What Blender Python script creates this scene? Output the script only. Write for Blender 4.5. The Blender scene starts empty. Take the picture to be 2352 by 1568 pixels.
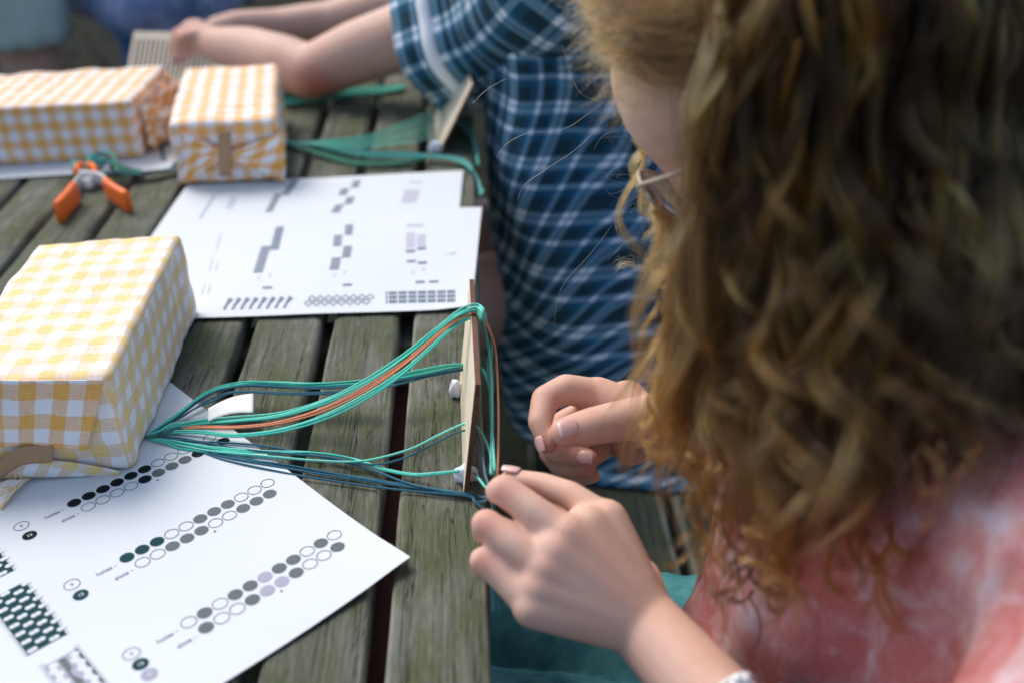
import bpy, bmesh, math, random
import numpy as np
from mathutils import Vector, Matrix, noise
random.seed(7); rng = np.random.default_rng(7)
R = math.radians
sc = bpy.context.scene
col = sc.collection

# ------------------------------------------------------------------ camera
# world: table top is z = 0, the boards run along y, metres
CAM = Vector((0, 0, 0.41))
FW = Vector((0.0124, 0.8668, -0.4984)).normalized()
RT = Vector((0.9979, -0.0421, -0.0484)); RT = (RT - FW * RT.dot(FW)).normalized()
UP = RT.cross(FW)
cd = bpy.data.cameras.new('camera'); cam = bpy.data.objects.new('camera', cd); col.objects.link(cam)
cam.matrix_world = Matrix(((RT.x, UP.x, -FW.x, CAM.x), (RT.y, UP.y, -FW.y, CAM.y), (RT.z, UP.z, -FW.z, CAM.z), (0, 0, 0, 1)))
cd.lens = 2595.05 / 2500 * 36; cd.sensor_width = 36; cd.clip_start = 0.02; cd.clip_end = 300
cd.dof.use_dof = True; cd.dof.focus_distance = 0.70; cd.dof.aperture_fstop = 3.7; cd.dof.aperture_blades = 9
sc.camera = cam
# ------------------------------------------------------------------ world and sun
w = bpy.data.worlds.new('World'); sc.world = w; w.use_nodes = True
nt = w.node_tree; bg = nt.nodes['Background']
sky = nt.nodes.new('ShaderNodeTexSky'); sky.sky_type = 'NISHITA'; sky.sun_disc = False
SUN_EL, SUN_AZ = R(52), R(-38)          # azimuth from +y towards +x
sky.sun_elevation = SUN_EL; sky.sun_rotation = SUN_AZ
sky.air_density = 1.0; sky.dust_density = 3.0; sky.ozone_density = 1.5
nt.links.new(sky.outputs[0], bg.inputs[0]); bg.inputs[1].default_value = 0.115
sd = bpy.data.lights.new('sun', 'SUN'); sd.energy = 1.45; sd.angle = R(32); sd.color = (1, 0.96, 0.9)
so = bpy.data.objects.new('sun', sd); col.objects.link(so)
sdir = Vector((math.sin(SUN_AZ) * math.cos(SUN_EL), math.cos(SUN_AZ) * math.cos(SUN_EL), math.sin(SUN_EL)))
so.rotation_euler = sdir.to_track_quat('Z', 'Y').to_euler(); so.location = (0, 0, 4)
sc.view_settings.view_transform = 'Standard'; sc.view_settings.look = 'None'
sc.view_settings.exposure = 0.80; sc.view_settings.gamma = 1; sc.view_settings.use_curve_mapping = False
sc.cycles.use_denoising = True
sc.cycles.max_bounces = 10; sc.cycles.transparent_max_bounces = 24

# ------------------------------------------------------------------ measuring helpers (2352 x 1568 sketch grid)
FP = 2441.3
def ray(px, py): return FW + RT * ((px - 1176) / FP) - UP * ((py - 784) / FP)
def P(px, py, z=0.0):                    # point of that height above the table
    d = ray(px, py); return CAM + d * ((z - CAM.z) / d.z)
def PD(px, py, dep): return CAM + ray(px, py) * dep
def PY(px, py, Y): d = ray(px, py); return CAM + d * (Y / d.y)
def C3(x, y, d): return CAM + RT * x - UP * y + FW * d      # camera-measured body points

# ------------------------------------------------------------------ materials
def mat(name, base=(.5, .5, .5), rough=.6, **kw):
    m = bpy.data.materials.new(name); m.use_nodes = True
    b = m.node_tree.nodes['Principled BSDF']
    b.inputs['Base Color'].default_value = (*base, 1); b.inputs['Roughness'].default_value = rough
    for k, v in kw.items(): b.inputs[k].default_value = v
    return m
class N:                                  # tiny node builder
    def __init__(s, m): s.m = m; s.t = m.node_tree; s.b = s.t.nodes['Principled BSDF']
    def n(s, ty, **kw):
        o = s.t.nodes.new('ShaderNode' + ty)
        for k, v in kw.items():
            if hasattr(o, k): setattr(o, k, v)
            else: o.inputs[k].default_value = v
        return o
    def l(s, a, b): s.t.links.new(a, b)
    def coord(s, kind='Object', scale=(1, 1, 1), rot=(0, 0, 0)):
        c = s.n('TexCoord'); mp = s.n('Mapping'); mp.inputs['Scale'].default_value = scale; mp.inputs['Rotation'].default_value = rot
        s.l(c.outputs[kind], mp.inputs[0]); return mp.outputs[0]
    def noise(s, vec, scale, detail=4, rough=.55, dist=0):
        o = s.n('TexNoise'); o.inputs['Scale'].default_value = scale; o.inputs['Detail'].default_value = detail
        o.inputs['Roughness'].default_value = rough; o.inputs['Distortion'].default_value = dist
        s.l(vec, o.inputs['Vector']); return o.outputs[0]
    def ramp(s, fac, stops):
        o = s.n('ValToRGB'); e = o.color_ramp.elements
        while len(e) < len(stops): e.new(.5)
        for el, (p, c) in zip(e, stops):
            el.position = p; el.color = (*c, 1) if len(c) == 3 else c
        s.l(fac, o.inputs[0]); return o.outputs[0]
    def gray(s, fac, a, b): return s.ramp(fac, [(a, (0, 0, 0)), (b, (1, 1, 1))])
    def mix(s, fac, a, b, mode='MIX'):
        o = s.n('Mix'); o.data_type = 'RGBA'; o.blend_type = mode
        for sock, v in ((o.inputs[0], fac), (o.inputs[6], a), (o.inputs[7], b)):
            if isinstance(v, (int, float)): sock.default_value = v
            elif isinstance(v, tuple): sock.default_value = (*v, 1)
            else: s.l(v, sock)
        return o.outputs[2]
    def math(s, op, a, b=0.0, c=None):
        o = s.n('Math'); o.operation = op
        for i, v in enumerate((a, b) if c is None else (a, b, c)):
            if isinstance(v, (int, float)): o.inputs[i].default_value = v
            else: s.l(v, o.inputs[i])
        return o.outputs[0]
    def bump(s, h, strength=.3, dist=.001):
        o = s.n('Bump'); o.inputs['Strength'].default_value = strength; o.inputs['Distance'].default_value = dist
        s.l(h, o.inputs['Height']); s.l(o.outputs[0], s.b.inputs['Normal'])
    def base(s, c): s.l(c, s.b.inputs['Base Color'])

def wood_old(name, tint=1.0):
    m = mat(name, rough=.85); k = N(m)
    oi = k.n('ObjectInfo'); tc = k.n('TexCoord')
    add = k.n('VectorMath'); add.operation = 'ADD'
    sc_ = k.n('VectorMath'); sc_.operation = 'SCALE'; sc_.inputs['Scale'].default_value = 7.0
    cmb = k.n('CombineXYZ'); k.l(oi.outputs['Random'], cmb.inputs[0]); k.l(oi.outputs['Random'], cmb.inputs[1]); k.l(cmb.outputs[0], sc_.inputs[0])
    k.l(tc.outputs['Object'], add.inputs[0]); k.l(sc_.outputs[0], add.inputs[1])
    def mp(s):
        o = k.n('Mapping'); o.inputs['Scale'].default_value = s; k.l(add.outputs[0], o.inputs[0]); return o.outputs[0]
    grain = k.noise(mp((260, 9, 60)), 1, 6, .7, .6)
    fine = k.noise(mp((900, 45, 200)), 1, 4, .7)
    blot = k.noise(mp((26, 11, 26)), 1, 5, .6)
    moss = k.noise(mp((38, 14, 30)), 1, 7, .68, .4)
    speck = k.noise(mp((330, 60, 200)), 1, 6, .75, 1.2)
    c = k.ramp(grain, [(.28, (.040 * tint, .044 * tint, .032 * tint)), (.5, (.105 * tint, .112 * tint, .082 * tint)), (.72, (.22 * tint, .225 * tint, .18 * tint))])
    c = k.mix(k.math('MULTIPLY', k.gray(blot, .45, .7), .75), c, (.235 * tint, .235 * tint, .205 * tint))
    c = k.mix(k.math('MULTIPLY', k.gray(moss, .44, .60), .70), c, (.085, .108, .030))
    c = k.mix(k.math('MULTIPLY', k.gray(fine, .56, .66), .5), c, (.025, .025, .02))
    c = k.mix(k.math('MULTIPLY', k.gray(speck, .60, .72), .55), c, (.36, .36, .32))
    crk = k.noise(mp((75, 2.6, 30)), 1, 5, .6, .35); crack = k.ramp(k.math('ABSOLUTE', k.math('SUBTRACT', crk, .5)), [(.0, (1, 1, 1)), (.006, (0, 0, 0))])
    fib = k.noise(mp((520, 26, 200)), 1, 5, .75, .3); c = k.mix(k.math('MULTIPLY', k.gray(fib, .52, .66), .55), c, (.24 * tint, .245 * tint, .20 * tint)); c = k.mix(k.math('MULTIPLY', k.gray(fib, .44, .34), .38), c, (.03, .034, .022))
    c = k.mix(k.math('MULTIPLY', crack, .85), c, (.012, .012, .009))
    # the outermost rounded edges are rubbed pale
    gx = k.n('SeparateXYZ'); k.l(tc.outputs['Generated'], gx.inputs[0]); ed = k.math('ABSOLUTE', k.math('SUBTRACT', gx.outputs[0], .5))
    em = k.n('MapRange'); em.inputs[1].default_value = .43; em.inputs[2].default_value = .50; k.l(ed, em.inputs[0]); c = k.mix(k.math('MULTIPLY', em.outputs[0], k.gray(blot, .35, .6)), c, (.36, .35, .29))
    k.base(c)
    h = k.math('SUBTRACT', k.math('ADD', grain, k.math('MULTIPLY', fib, .8)), k.math('MULTIPLY', crack, .9)); k.bump(h, .8, .0016)
    k.b.inputs['Specular IOR Level'].default_value = .25
    return m
M = {}
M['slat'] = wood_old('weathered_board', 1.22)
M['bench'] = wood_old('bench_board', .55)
M['redwood'] = mat('red_brown_rail', (.13, .035, .02), .7)
def m_simple_noise(name, c1, c2, scale, rough=.9, bump=.3, bd=.002):
    m = mat(name, rough=rough); k = N(m); n = k.noise(k.coord(), scale, 6, .6); k.b.inputs['Specular IOR Level'].default_value = .5 if rough < .9 else .1
    k.base(k.ramp(n, [(.3, c1), (.7, c2)])); k.bump(n, bump, bd); return m
M['ground'] = m_simple_noise('earth', (.006, .008, .005), (.016, .020, .011), 14, .95, .8, .02)
M['paper'] = mat('paper', (.625, .665, .69), .8)
M['scrap'] = mat('scrap_paper', (.78, .8, .76), .6)
for nm, c in (('ink_black', (.006, .012, .014)), ('ink_teal', (.01, .05, .058)), ('ink_light', (.36, .36, .44)), ('ink_line', (.035, .03, .07)), ('ink_pale', (.22, .21, .32)), ('ink_faint', (.5, .5, .58)), ('ink_blue', (.13, .17, .23)), ('ink_white', (.625, .665, .69))):
    M[nm] = mat(nm, c, .8, **{'Specular IOR Level': .12})
m = mat('ink_grey', rough=.7); k = N(m); nn = k.noise(k.coord(), 3500, 2, .6); k.base(k.ramp(nn, [(.35, (.035, .058, .060)), (.65, (.11, .14, .145))])); M['ink_grey'] = m
def m_wool(name, c):
    m = mat(name, c, .95); k = N(m); v = k.coord('UV', (1, 1, 1)); wv = k.n('TexWave'); wv.wave_type = 'BANDS'; wv.bands_direction = 'DIAGONAL'
    wv.inputs['Scale'].default_value = 1.0; k.l(v, wv.inputs['Vector'])
    k.base(k.mix(wv.outputs[0], tuple(x * .62 for x in c), tuple(min(1, x * 1.25) for x in c))); k.bump(wv.outputs[0], .5, .0003)
    k.b.inputs['Sheen Weight'].default_value = .4; return m
M['turq'] = m_wool('turquoise_wool', (.06, .68, .52)); M['mint'] = m_wool('mint_wool', (.20, .80, .62))
M['teal'] = m_wool('dark_teal_wool', (.003, .13, .20)); M['coral'] = m_wool('coral_wool', (.95, .30, .13)); M['green'] = m_wool('green_wool', (.01, .2, .12))
M['putty'] = mat('white_putty', (.62, .70, .78), .45, **{'Subsurface Weight': .2})
def m_ply(name, c1, c2, sc_=(30, 900, 900)):
    m = mat(name, rough=.6); k = N(m); n1 = k.noise(k.coord('Object', sc_), 1, 5, .6, .4)
    k.base(k.ramp(n1, [(.3, c1), (.5, c2), (.72, tuple(min(1, x * 1.25) for x in c2))])); k.bump(n1, .25, .0004); return m
M['ply'] = m_ply('birch_ply', (.58, .46, .30), (.78, .68, .51), (400, 16, 400))
M['burnt'] = m_ply('laser_burnt_edge', (.055, .018, .008), (.13, .045, .018), (300, 300, 300))
M['kraft'] = m_simple_noise('kraft_tape', (.36, .21, .11), (.46, .28, .155), 900, .7, .2, .0003)
M['orange'] = mat('orange_rubber', (.95, .17, .012), .35)
M['steel'] = mat('galvanised_steel', (.80, .82, .80), .4, Metallic=.35)
def m_gingham(name, period=.022, warp=.0008):
    m = mat(name, rough=.85); k = N(m); uv = k.coord('UV', (1 / period, 1 / period, 1))
    nz = k.n('TexNoise'); nz.inputs['Scale'].default_value = 1.1; k.l(uv, nz.inputs['Vector'])
    sp = k.n('SeparateXYZ'); k.l(uv, sp.inputs[0])
    sn = k.n('SeparateColor'); k.l(nz.outputs['Color'], sn.inputs[0])
    def stripe(ch, nch):
        x = k.math('ADD', sp.outputs[ch], k.math('MULTIPLY', sn.outputs[nch], .22))
        f = k.math('FRACT', x); d = k.math('ABSOLUTE', k.math('SUBTRACT', f, .5))
        o = k.n('MapRange'); o.inputs[1].default_value = .24; o.inputs[2].default_value = .262; k.l(d, o.inputs[0]); return o.outputs[0]
    a, b = stripe(0, 0), stripe(1, 1)
    th = k.n('TexNoise'); th.inputs['Scale'].default_value = 1; mp = k.coord('UV', (90, 2600, 1)); k.l(mp, th.inputs['Vector'])
    th2 = k.n('TexNoise'); th2.inputs['Scale'].default_value = 1; mp2 = k.coord('UV', (2600, 90, 1)); k.l(mp2, th2.inputs['Vector'])
    weave = k.math('ADD', k.math('MULTIPLY', th.outputs[0], .5), k.math('MULTIPLY', th2.outputs[0], .5))
    white = (.84, .84, .87); tan = (.80, .60, .44)
    w_ = k.gray(weave, .42, .58)
    tanA = k.mix(w_, (.74, .54, .36), (.86, .74, .62)) if warp < .5 else k.mix(w_, (.80, .49, .30), (.87, .65, .48)) if warp > 1.5 else k.mix(w_, (.78, .44, .24), (.86, .62, .44))
    gold = k.mix(w_, (.80, .52, .15), (.87, .68, .34)) if warp < .5 else k.mix(w_, (.80, .37, .06), (.88, .51, .15)) if warp > 1.5 else k.mix(w_, (.74, .32, .04), (.84, .44, .08))
    any_ = k.math('MAXIMUM', a, b); both = k.math('MULTIPLY', a, b)
    c = k.mix(any_, white, tanA); c = k.mix(both, c, gold)
    k.base(c); k.bump(weave, .35, .0004); k.b.inputs['Sheen Weight'].default_value = .15
    return m
M['ging'] = m_gingham('yellow_gingham', .0205); M['ging2'] = m_gingham('orange_gingham', .0200, 1); M['ging3'] = m_gingham('peach_gingham', .0195, 2)
def m_skin(name, c=(.60, .36, .27)):
    m = mat(name, c, .5); k = N(m)
    at = k.n('Attribute'); at.attribute_name = 'red'
    n = k.noise(k.coord(), 55, 5, .6); n2 = k.noise(k.coord(), 900, 3, .6); n3 = k.noise(k.coord(), 16, 3, .5)
    cc = k.mix(k.math('MULTIPLY', k.gray(n, .38, .68), .5), c, (c[0] * .98, c[1] * .80, c[2] * .76))
    cc = k.mix(k.math('MULTIPLY', k.gray(n3, .45, .7), .35), cc, (c[0] * .83, c[1] * .86, c[2] * .92))
    cc = k.mix(at.outputs['Fac'], cc, (.58, .20, .16)); k.base(cc)
    wn = k.n('TexWave'); wn.inputs['Scale'].default_value = 260; wn.inputs['Distortion'].default_value = 9; wn.inputs['Detail'].default_value = 3; k.l(k.coord(), wn.inputs['Vector'])
    hh = k.math('ADD', k.math('MULTIPLY', n2, .6), k.math('ADD', k.math('MULTIPLY', wn.outputs[0], k.math('ADD', k.math('MULTIPLY', at.outputs['Fac'], .9), .10)), k.math('MULTIPLY', n, .5)))
    k.bump(hh, .5, .0011)
    k.b.inputs['Subsurface Weight'].default_value = .10; k.b.inputs['Subsurface Radius'].default_value = (1, .35, .2); k.b.inputs['Subsurface Scale'].default_value = .006
    k.b.inputs['Specular IOR Level'].default_value = .28
    return m
M['skin'] = m_skin('skin', (.70, .445, .34)); M['skin2'] = m_skin('pale_skin', (.66, .43, .33))
M['nail'] = mat('nail', (.70, .42, .38), .25); M['nailtip'] = mat('nail_tip', (.80, .66, .60), .3)
def m_plaid():
    m = mat('blue_plaid', rough=.9); k = N(m); uv = k.coord('UV', (1 / .0190, 1 / .0190, 1)); sp = k.n('SeparateXYZ'); k.l(uv, sp.inputs[0])
    def band(ch, period, off, half):
        f = k.math('FRACT', k.math('ADD', k.math('MULTIPLY', sp.outputs[ch], 1 / period), off))
        d = k.math('ABSOLUTE', k.math('SUBTRACT', f, .5)); o = k.n('MapRange'); o.inputs[1].default_value = half + .02; o.inputs[2].default_value = half; k.l(d, o.inputs[0]); return o.outputs[0]
    def maxi(a, b): return k.math('MAXIMUM', a, b)
    gx = maxi(band(0, 3, .1, .17), band(0, 3, .6, .08)); gy = maxi(band(1, 3, .1, .17), band(1, 3, .6, .08))
    wx = maxi(band(0, 1.5, .0, .075), band(0, 3, .38, .04)); wy = maxi(band(1, 1.5, .0, .075), band(1, 3, .38, .04))
    c = k.mix(k.math('MULTIPLY', k.math('ADD', gx, gy), .45), (.006, .105, .215), (.003, .027, .038))
    c = k.mix(k.math('MULTIPLY', k.math('MAXIMUM', wx, wy), .42), c, (.30, .52, .66)); c = k.mix(k.math('MULTIPLY', wx, wy), c, (.80, .88, .95))
    k.base(c); fb = k.noise(k.coord(), 30, 4, .6); k.bump(fb, .5, .004); return m
M['plaid'] = m_plaid(); M['piping'] = mat('white_piping', (.88, .89, .92), .8)
def m_tiedye():
    m = mat('pink_tie_dye', rough=.85); k = N(m); n = k.noise(k.coord('Object', (1, 1, .8)), 15, 5, .6, .5); n2 = k.noise(k.coord('Object', (1, 1, 1), (0, 0, 1)), 42, 4, .6, .5)
    c = k.ramp(n, [(.34, (.72, .58, .60)), (.42, (.68, .34, .32)), (.52, (.58, .17, .155)), (.62, (.66, .28, .26)), (.74, (.72, .50, .50))])
    c = k.mix(k.math('MULTIPLY', k.gray(n2, .52, .7), .6), c, (.76, .62, .66)); k.base(c)
    wv = k.noise(k.coord(), 1400, 2); k.bump(wv, .2, .0004); return m
M['tiedye'] = m_tiedye()
M['denim'] = m_simple_noise('teal_denim', (.025, .14, .165), (.09, .27, .29), 60, .9, .3, .001)
M['denim2'] = m_simple_noise('blue_denim', (.015, .11, .24), (.40, .42, .62), 13, .9, .3, .004)
M['shorts'] = m_simple_noise('grey_green_cotton', (.48, .60, .54), (.56, .68, .62), 20, .9, .3, .002)
def m_hair():
    m = bpy.data.materials.new('curly_hair'); m.use_nodes = True; t = m.node_tree; t.nodes.clear()
    o = t.nodes.new('ShaderNodeOutputMaterial'); h = t.nodes.new('ShaderNodeBsdfHairPrincipled')
    h.parametrization = 'COLOR'; h.inputs['Roughness'].default_value = .34; h.inputs['Radial Roughness'].default_value = .55; h.inputs['IOR'].default_value = 1.42
    at = t.nodes.new('ShaderNodeAttribute'); at.attribute_name = 'tone'
    r = t.nodes.new('ShaderNodeValToRGB'); e = r.color_ramp.elements; e.new(.5); e.new(.75)
    for el, (p, c) in zip(e, [(0, (.010, .006, .0025)), (.3, (.075, .033, .007)), (.65, (.46, .20, .038)), (1, (.92, .64, .22))]): el.position = p; el.color = (*c, 1)
    t.links.new(at.outputs['Fac'], r.inputs[0]); t.links.new(r.outputs[0], h.inputs['Color']); t.links.new(h.outputs[0], o.inputs['Surface'])
    return m
M['hair'] = m_hair()
M['scalp'] = mat('scalp_hair', (.04, .028, .014), .8)
M['glasses'] = mat('glasses_frame', (.62, .50, .36), .3, **{'Transmission Weight': .2}); M['lens'] = mat('lens', (.95, .9, .9), .05, **{'Transmission Weight': .95, 'IOR': 1.1})
M['white'] = mat('white_petal', (.8, .8, .78), .6)

# ------------------------------------------------------------------ object helpers
def link(name, data, parent=None):
    o = bpy.data.objects.new(name, data); col.objects.link(o)
    if parent is not None: o.parent = parent; o.matrix_parent_inverse = parent.matrix_world.inverted()
    return o
def tag(o, label=None, cat=None, group=None, kind=None):
    for k_, v in (('label', label), ('category', cat), ('group', group), ('kind', kind)):
        if v: o[k_] = v
    return o
def thing(name, label, cat, loc=(0, 0, 0), group=None):
    o = bpy.data.objects.new(name, None); col.objects.link(o); o.location = loc; o.empty_display_size = .02
    bpy.context.view_layer.update(); return tag(o, label, cat, group)
def mesh(name, vs, fs, mt, parent=None, smooth=True, uvs=None, loc=None):
    me = bpy.data.meshes.new(name); me.from_pydata([tuple(v) for v in vs], [], fs); me.update()
    for x in (mt if isinstance(mt, (list, tuple)) else [mt]): me.materials.append(x)
    if smooth: me.polygons.foreach_set('use_smooth', [True] * len(me.polygons))
    if uvs is not None:
        ul = me.uv_layers.new(name='UVMap'); li = np.zeros(len(me.loops), int); me.loops.foreach_get('vertex_index', li)
        ul.data.foreach_set('uv', np.asarray(uvs, float)[li].ravel())
    return link(name, me, parent)
def fromb(name, bm, mt, parent=None, smooth=False):
    me = bpy.data.meshes.new(name); bmesh.ops.recalc_face_normals(bm, faces=bm.faces); bm.to_mesh(me); bm.free()
    for x in (mt if isinstance(mt, (list, tuple)) else [mt]): me.materials.append(x)
    if smooth: me.polygons.foreach_set('use_smooth', [True] * len(me.polygons))
    return link(name, me, parent)
def catmull(pts, n):
    p = np.array([tuple(q) for q in pts], float); p = np.vstack([2 * p[0] - p[1], p, 2 * p[-1] - p[-2]])
    out = []
    m_ = len(p) - 3
    for i in range(m_):
        a, b, c, d = p[i:i + 4]
        ts = np.linspace(0, 1, n, endpoint=(i == m_ - 1))
        for t in ts:
            out.append(.5 * (2 * b + (c - a) * t + (2 * a - 5 * b + 4 * c - d) * t * t + (3 * b - a - 3 * c + d) * t ** 3))
    return np.array(out)
def tube_data(path, rad, sides=8, flat=1.0, cap=True, vscale=1.0):
    path = np.asarray(path, float); n = len(path); rad = np.full(n, rad) if np.isscalar(rad) else np.asarray(rad)
    T = np.gradient(path, axis=0); T /= np.linalg.norm(T, axis=1)[:, None] + 1e-12
    up = np.array([0, 0, 1.0]); 
    if abs(T[0] @ up) > .9: up = np.array([1.0, 0, 0])
    a = np.cross(T[0], up); a /= np.linalg.norm(a); vs = []; uv = []; L = 0
    for i in range(n):
        a = a - T[i] * (a @ T[i]); a /= np.linalg.norm(a) + 1e-12; b = np.cross(T[i], a)
        if i: L += np.linalg.norm(path[i] - path[i - 1])
        for s in range(sides):
            an = 2 * math.pi * s / sides
            vs.append(path[i] + rad[i] * (math.cos(an) * a + math.sin(an) * b * flat)); uv.append((L * vscale, s / sides * 3))
    fs = []
    for i in range(n - 1):
        for s in range(sides):
            s2 = (s + 1) % sides; fs.append((i * sides + s, i * sides + s2, (i + 1) * sides + s2, (i + 1) * sides + s))
    if cap: fs.append(tuple(reversed(range(sides)))); fs.append(tuple((n - 1) * sides + s for s in range(sides)))
    return vs, fs, uv
def tube(name, path, rad, mt, parent=None, sides=8, **kw):
    v, f, u = tube_data(path, rad, sides, **kw); return mesh(name, v, f, mt, parent, True, u)
def box(name, c, s, mt, parent=None, bev=0.0, seg=2, rot=None):
    bm = bmesh.new(); bmesh.ops.create_cube(bm, size=1); bmesh.ops.scale(bm, vec=s, verts=bm.verts)
    if bev: bmesh.ops.bevel(bm, geom=bm.edges[:], offset=bev, segments=seg, profile=.5, affect='EDGES')
    if rot is not None: bmesh.ops.rotate(bm, cent=(0, 0, 0), matrix=rot, verts=bm.verts)
    bmesh.ops.translate(bm, vec=c, verts=bm.verts); return fromb(name, bm, mt, parent)
def fbm(v, s=1.0): return noise.fractal(Vector(v) * s, 1.0, 2.0, 4)

def capsules(segs, voxel, smooth=8):
    """segs: (a, b, ra, rb[, squash axis, squash]) -> one continuous skin mesh"""
    bm = bmesh.new()
    for sg in segs:
        a, b, ra, rb = Vector(sg[0]), Vector(sg[1]), sg[2], sg[3]
        d = b - a; L = d.length
        q = (d.normalized() if L > 1e-6 else Vector((0, 0, 1))).to_track_quat('Z', 'Y').to_matrix()
        sq = Matrix.Identity(3)
        if len(sg) > 4:
            ax = Vector(sg[4]).normalized(); f = sg[5]
            sq = Matrix([[(1 if i == j else 0) + (f - 1) * ax[i] * ax[j] for j in range(3)] for i in range(3)])
        prof = []
        for i in range(0, 6): an = -math.pi / 2 + i / 5 * math.pi / 2; prof.append((ra * math.sin(an), ra * math.cos(an)))
        k_ = max(1, int(L / .01))
        for i in range(1, k_): prof.append((L * i / k_, ra + (rb - ra) * i / k_))
        for i in range(0, 6): an = i / 5 * math.pi / 2; prof.append((L + rb * math.sin(an), rb * math.cos(an)))
        S = 18; rings = []
        for z, rr in prof:
            rings.append([bm.verts.new(a + sq @ (q @ Vector((max(rr, 1e-5) * math.cos(2 * math.pi * s / S), max(rr, 1e-5) * math.sin(2 * math.pi * s / S), z)))) for s in range(S)])
        for i in range(len(rings) - 1):
            for s in range(S): bm.faces.new((rings[i][s], rings[i][(s + 1) % S], rings[i + 1][(s + 1) % S], rings[i + 1][s]))
        bm.faces.new(list(reversed(rings[0]))); bm.faces.new(rings[-1])
    me = bpy.data.meshes.new('tmp'); bm.to_mesh(me); bm.free(); o = bpy.data.objects.new('tmp', me); col.objects.link(o)
    r_ = o.modifiers.new('r', 'REMESH'); r_.mode = 'VOXEL'; r_.voxel_size = voxel
    if smooth: s_ = o.modifiers.new('s', 'SMOOTH'); s_.iterations = smooth; s_.factor = .5
    dg = bpy.context.evaluated_depsgraph_get(); me2 = bpy.data.meshes.new_from_object(o.evaluated_get(dg))
    bpy.data.objects.remove(o); bpy.data.meshes.remove(me); return me2
def mesh_arrays(me):
    v = np.zeros(len(me.vertices) * 3); me.vertices.foreach_get('co', v); v = v.reshape(-1, 3)
    return v, [tuple(p.vertices) for p in me.polygons]
def body(name, parts, mt, parent, reds=()):
    """join skin pieces in one mesh; reds = (point, radius, amount) flushed spots"""
    V = []; F = []; off = 0
    for me in parts:
        v, f = mesh_arrays(me); V.append(v); F += [tuple(i + off for i in q) for q in f]; off += len(v); bpy.data.meshes.remove(me)
    V = np.vstack(V); o = mesh(name, V, F, mt, parent)
    red = np.zeros(len(V))
    for p, rr, am in reds: red = np.maximum(red, am * np.exp(-((V - np.array(tuple(p))) ** 2).sum(1) / rr ** 2))
    at = o.data.attributes.new('red', 'FLOAT', 'POINT'); at.data.foreach_set('value', red.astype(np.float32)); return o

# ================================================================== SETTING
gv = []; gf = []; n_ = 60
for i in range(n_ + 1):
    for j in range(n_ + 1):
        x = -1 + 2 * i / n_; y = -1 + 2 * j / n_; x = math.copysign(abs(x) ** 3, x) * 60; y = math.copysign(abs(y) ** 3, y) * 60 + 1
        gv.append((x, y, -.74 + .012 * noise.noise(Vector((x * 3, y * 3, 0)))))
for i in range(n_):
    for j in range(n_): a = i * (n_ + 1) + j; gf.append((a, a + n_ + 1, a + n_ + 2, a + 1))
tag(mesh('ground', gv, gf, M['ground']), kind='structure')
# fallen leaves and grass tufts on the dark earth: one uncountable layer
lv = []; lf = []
for i in range(9000):
    x = rng.uniform(-3.5, 3.5); y = rng.uniform(.2, 6.5); z = -.735; a = rng.uniform(0, 6.28); s = rng.uniform(.006, .03); tl = rng.uniform(.0, 1)
    hgt = s * 1.6 * tl; dx, dy = math.cos(a) * s, math.sin(a) * s; b = len(lv)
    lv += [(x, y, z), (x + dx * .5 - dy * .4, y + dy * .5 + dx * .4, z + hgt * .5), (x + dx, y + dy, z + hgt), (x + dx * .5 + dy * .4, y + dy * .5 - dx * .4, z + hgt * .45)]; lf.append((b, b + 1, b + 2, b + 3))
M['leaf'] = m_simple_noise('leaf_litter', (.008, .016, .006), (.030, .026, .012), 3)
tag(mesh('leaf_litter', lv, lf, M['leaf'], smooth=False), kind='stuff')

# ------------------------------------------------------------------ table
T = thing('slatted_table', 'weathered grey-green slatted wooden outdoor table holding the weaving things', 'table', (-.4, .8, -.74))
def board_mesh(name, W, L, H, mt, parent, wob=.0009, seed=0, r=.0045, nseg=110):
    pr = []
    for cx, cz, a0 in ((W / 2 - r, -r, 0), (-W / 2 + r, -r, 90)):
        for q in range(6): a = R(a0 + q * 18); pr.append((cx + r * math.cos(a), cz + r * math.sin(a)))
        if a0 == 0:
            for q in range(1, 8): pr.append((W / 2 - r - (W - 2 * r) * q / 8, 0))
    pr += [(-W / 2, -H + .003), (-W / 2 + .003, -H), (W / 2 - .003, -H), (W / 2, -H + .003)]
    S = len(pr); vs = []; fs = []
    for i in range(nseg + 1):
        y = -L / 2 + L * i / nseg
        for (x, z) in pr:
            e = .5 + .5 * abs(x) / (W / 2)
            nx = noise.noise(Vector((x * 60 + seed, y * 14, z * 60))) * wob; nz = noise.noise(Vector((x * 90, y * 20, seed + 4))) * wob * e
            vs.append((x + nx, y, z + nz * (1 if z > -H / 2 else .2)))
    for i in range(nseg):
        for s in range(S): s2 = (s + 1) % S; fs.append((i * S + s, (i + 1) * S + s, (i + 1) * S + s2, i * S + s2))
    fs.append(tuple(range(S))); fs.append(tuple(nseg * S + s for s in reversed(range(S))))
    return mesh(name, vs, fs, mt, parent)
gaps = [-.0746, -.1387, -.2035, -.267, -.330, -.393, -.456, -.5195, -.583, -.6465, -.710, -.7735]
protos = [board_mesh('slat', .0532, 1.46, .021, M['slat'], T, seed=s * 5.3) for s in range(3)]
xs = [(-.0148 - .0532 / 2)] + [g - .0053 - .0532 / 2 for g in gaps[:-1]]
for i, x in enumerate(xs):
    o = protos[i] if i < 3 else protos[i % 3].copy()
    if i >= 3: col.objects.link(o); o.parent = T; o.matrix_parent_inverse = T.matrix_world.inverted()
    o.location = (x, .75, -.0002 * (i % 2)); o.rotation_euler = (0, R(random.uniform(-.25, .25)), math.pi * (i % 2))
for y in (.12, .78, 1.38):
    box('cross_beam', (-.40, y, -.0425), (.70, .05, .042), M['slat'], T, .003)
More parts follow.
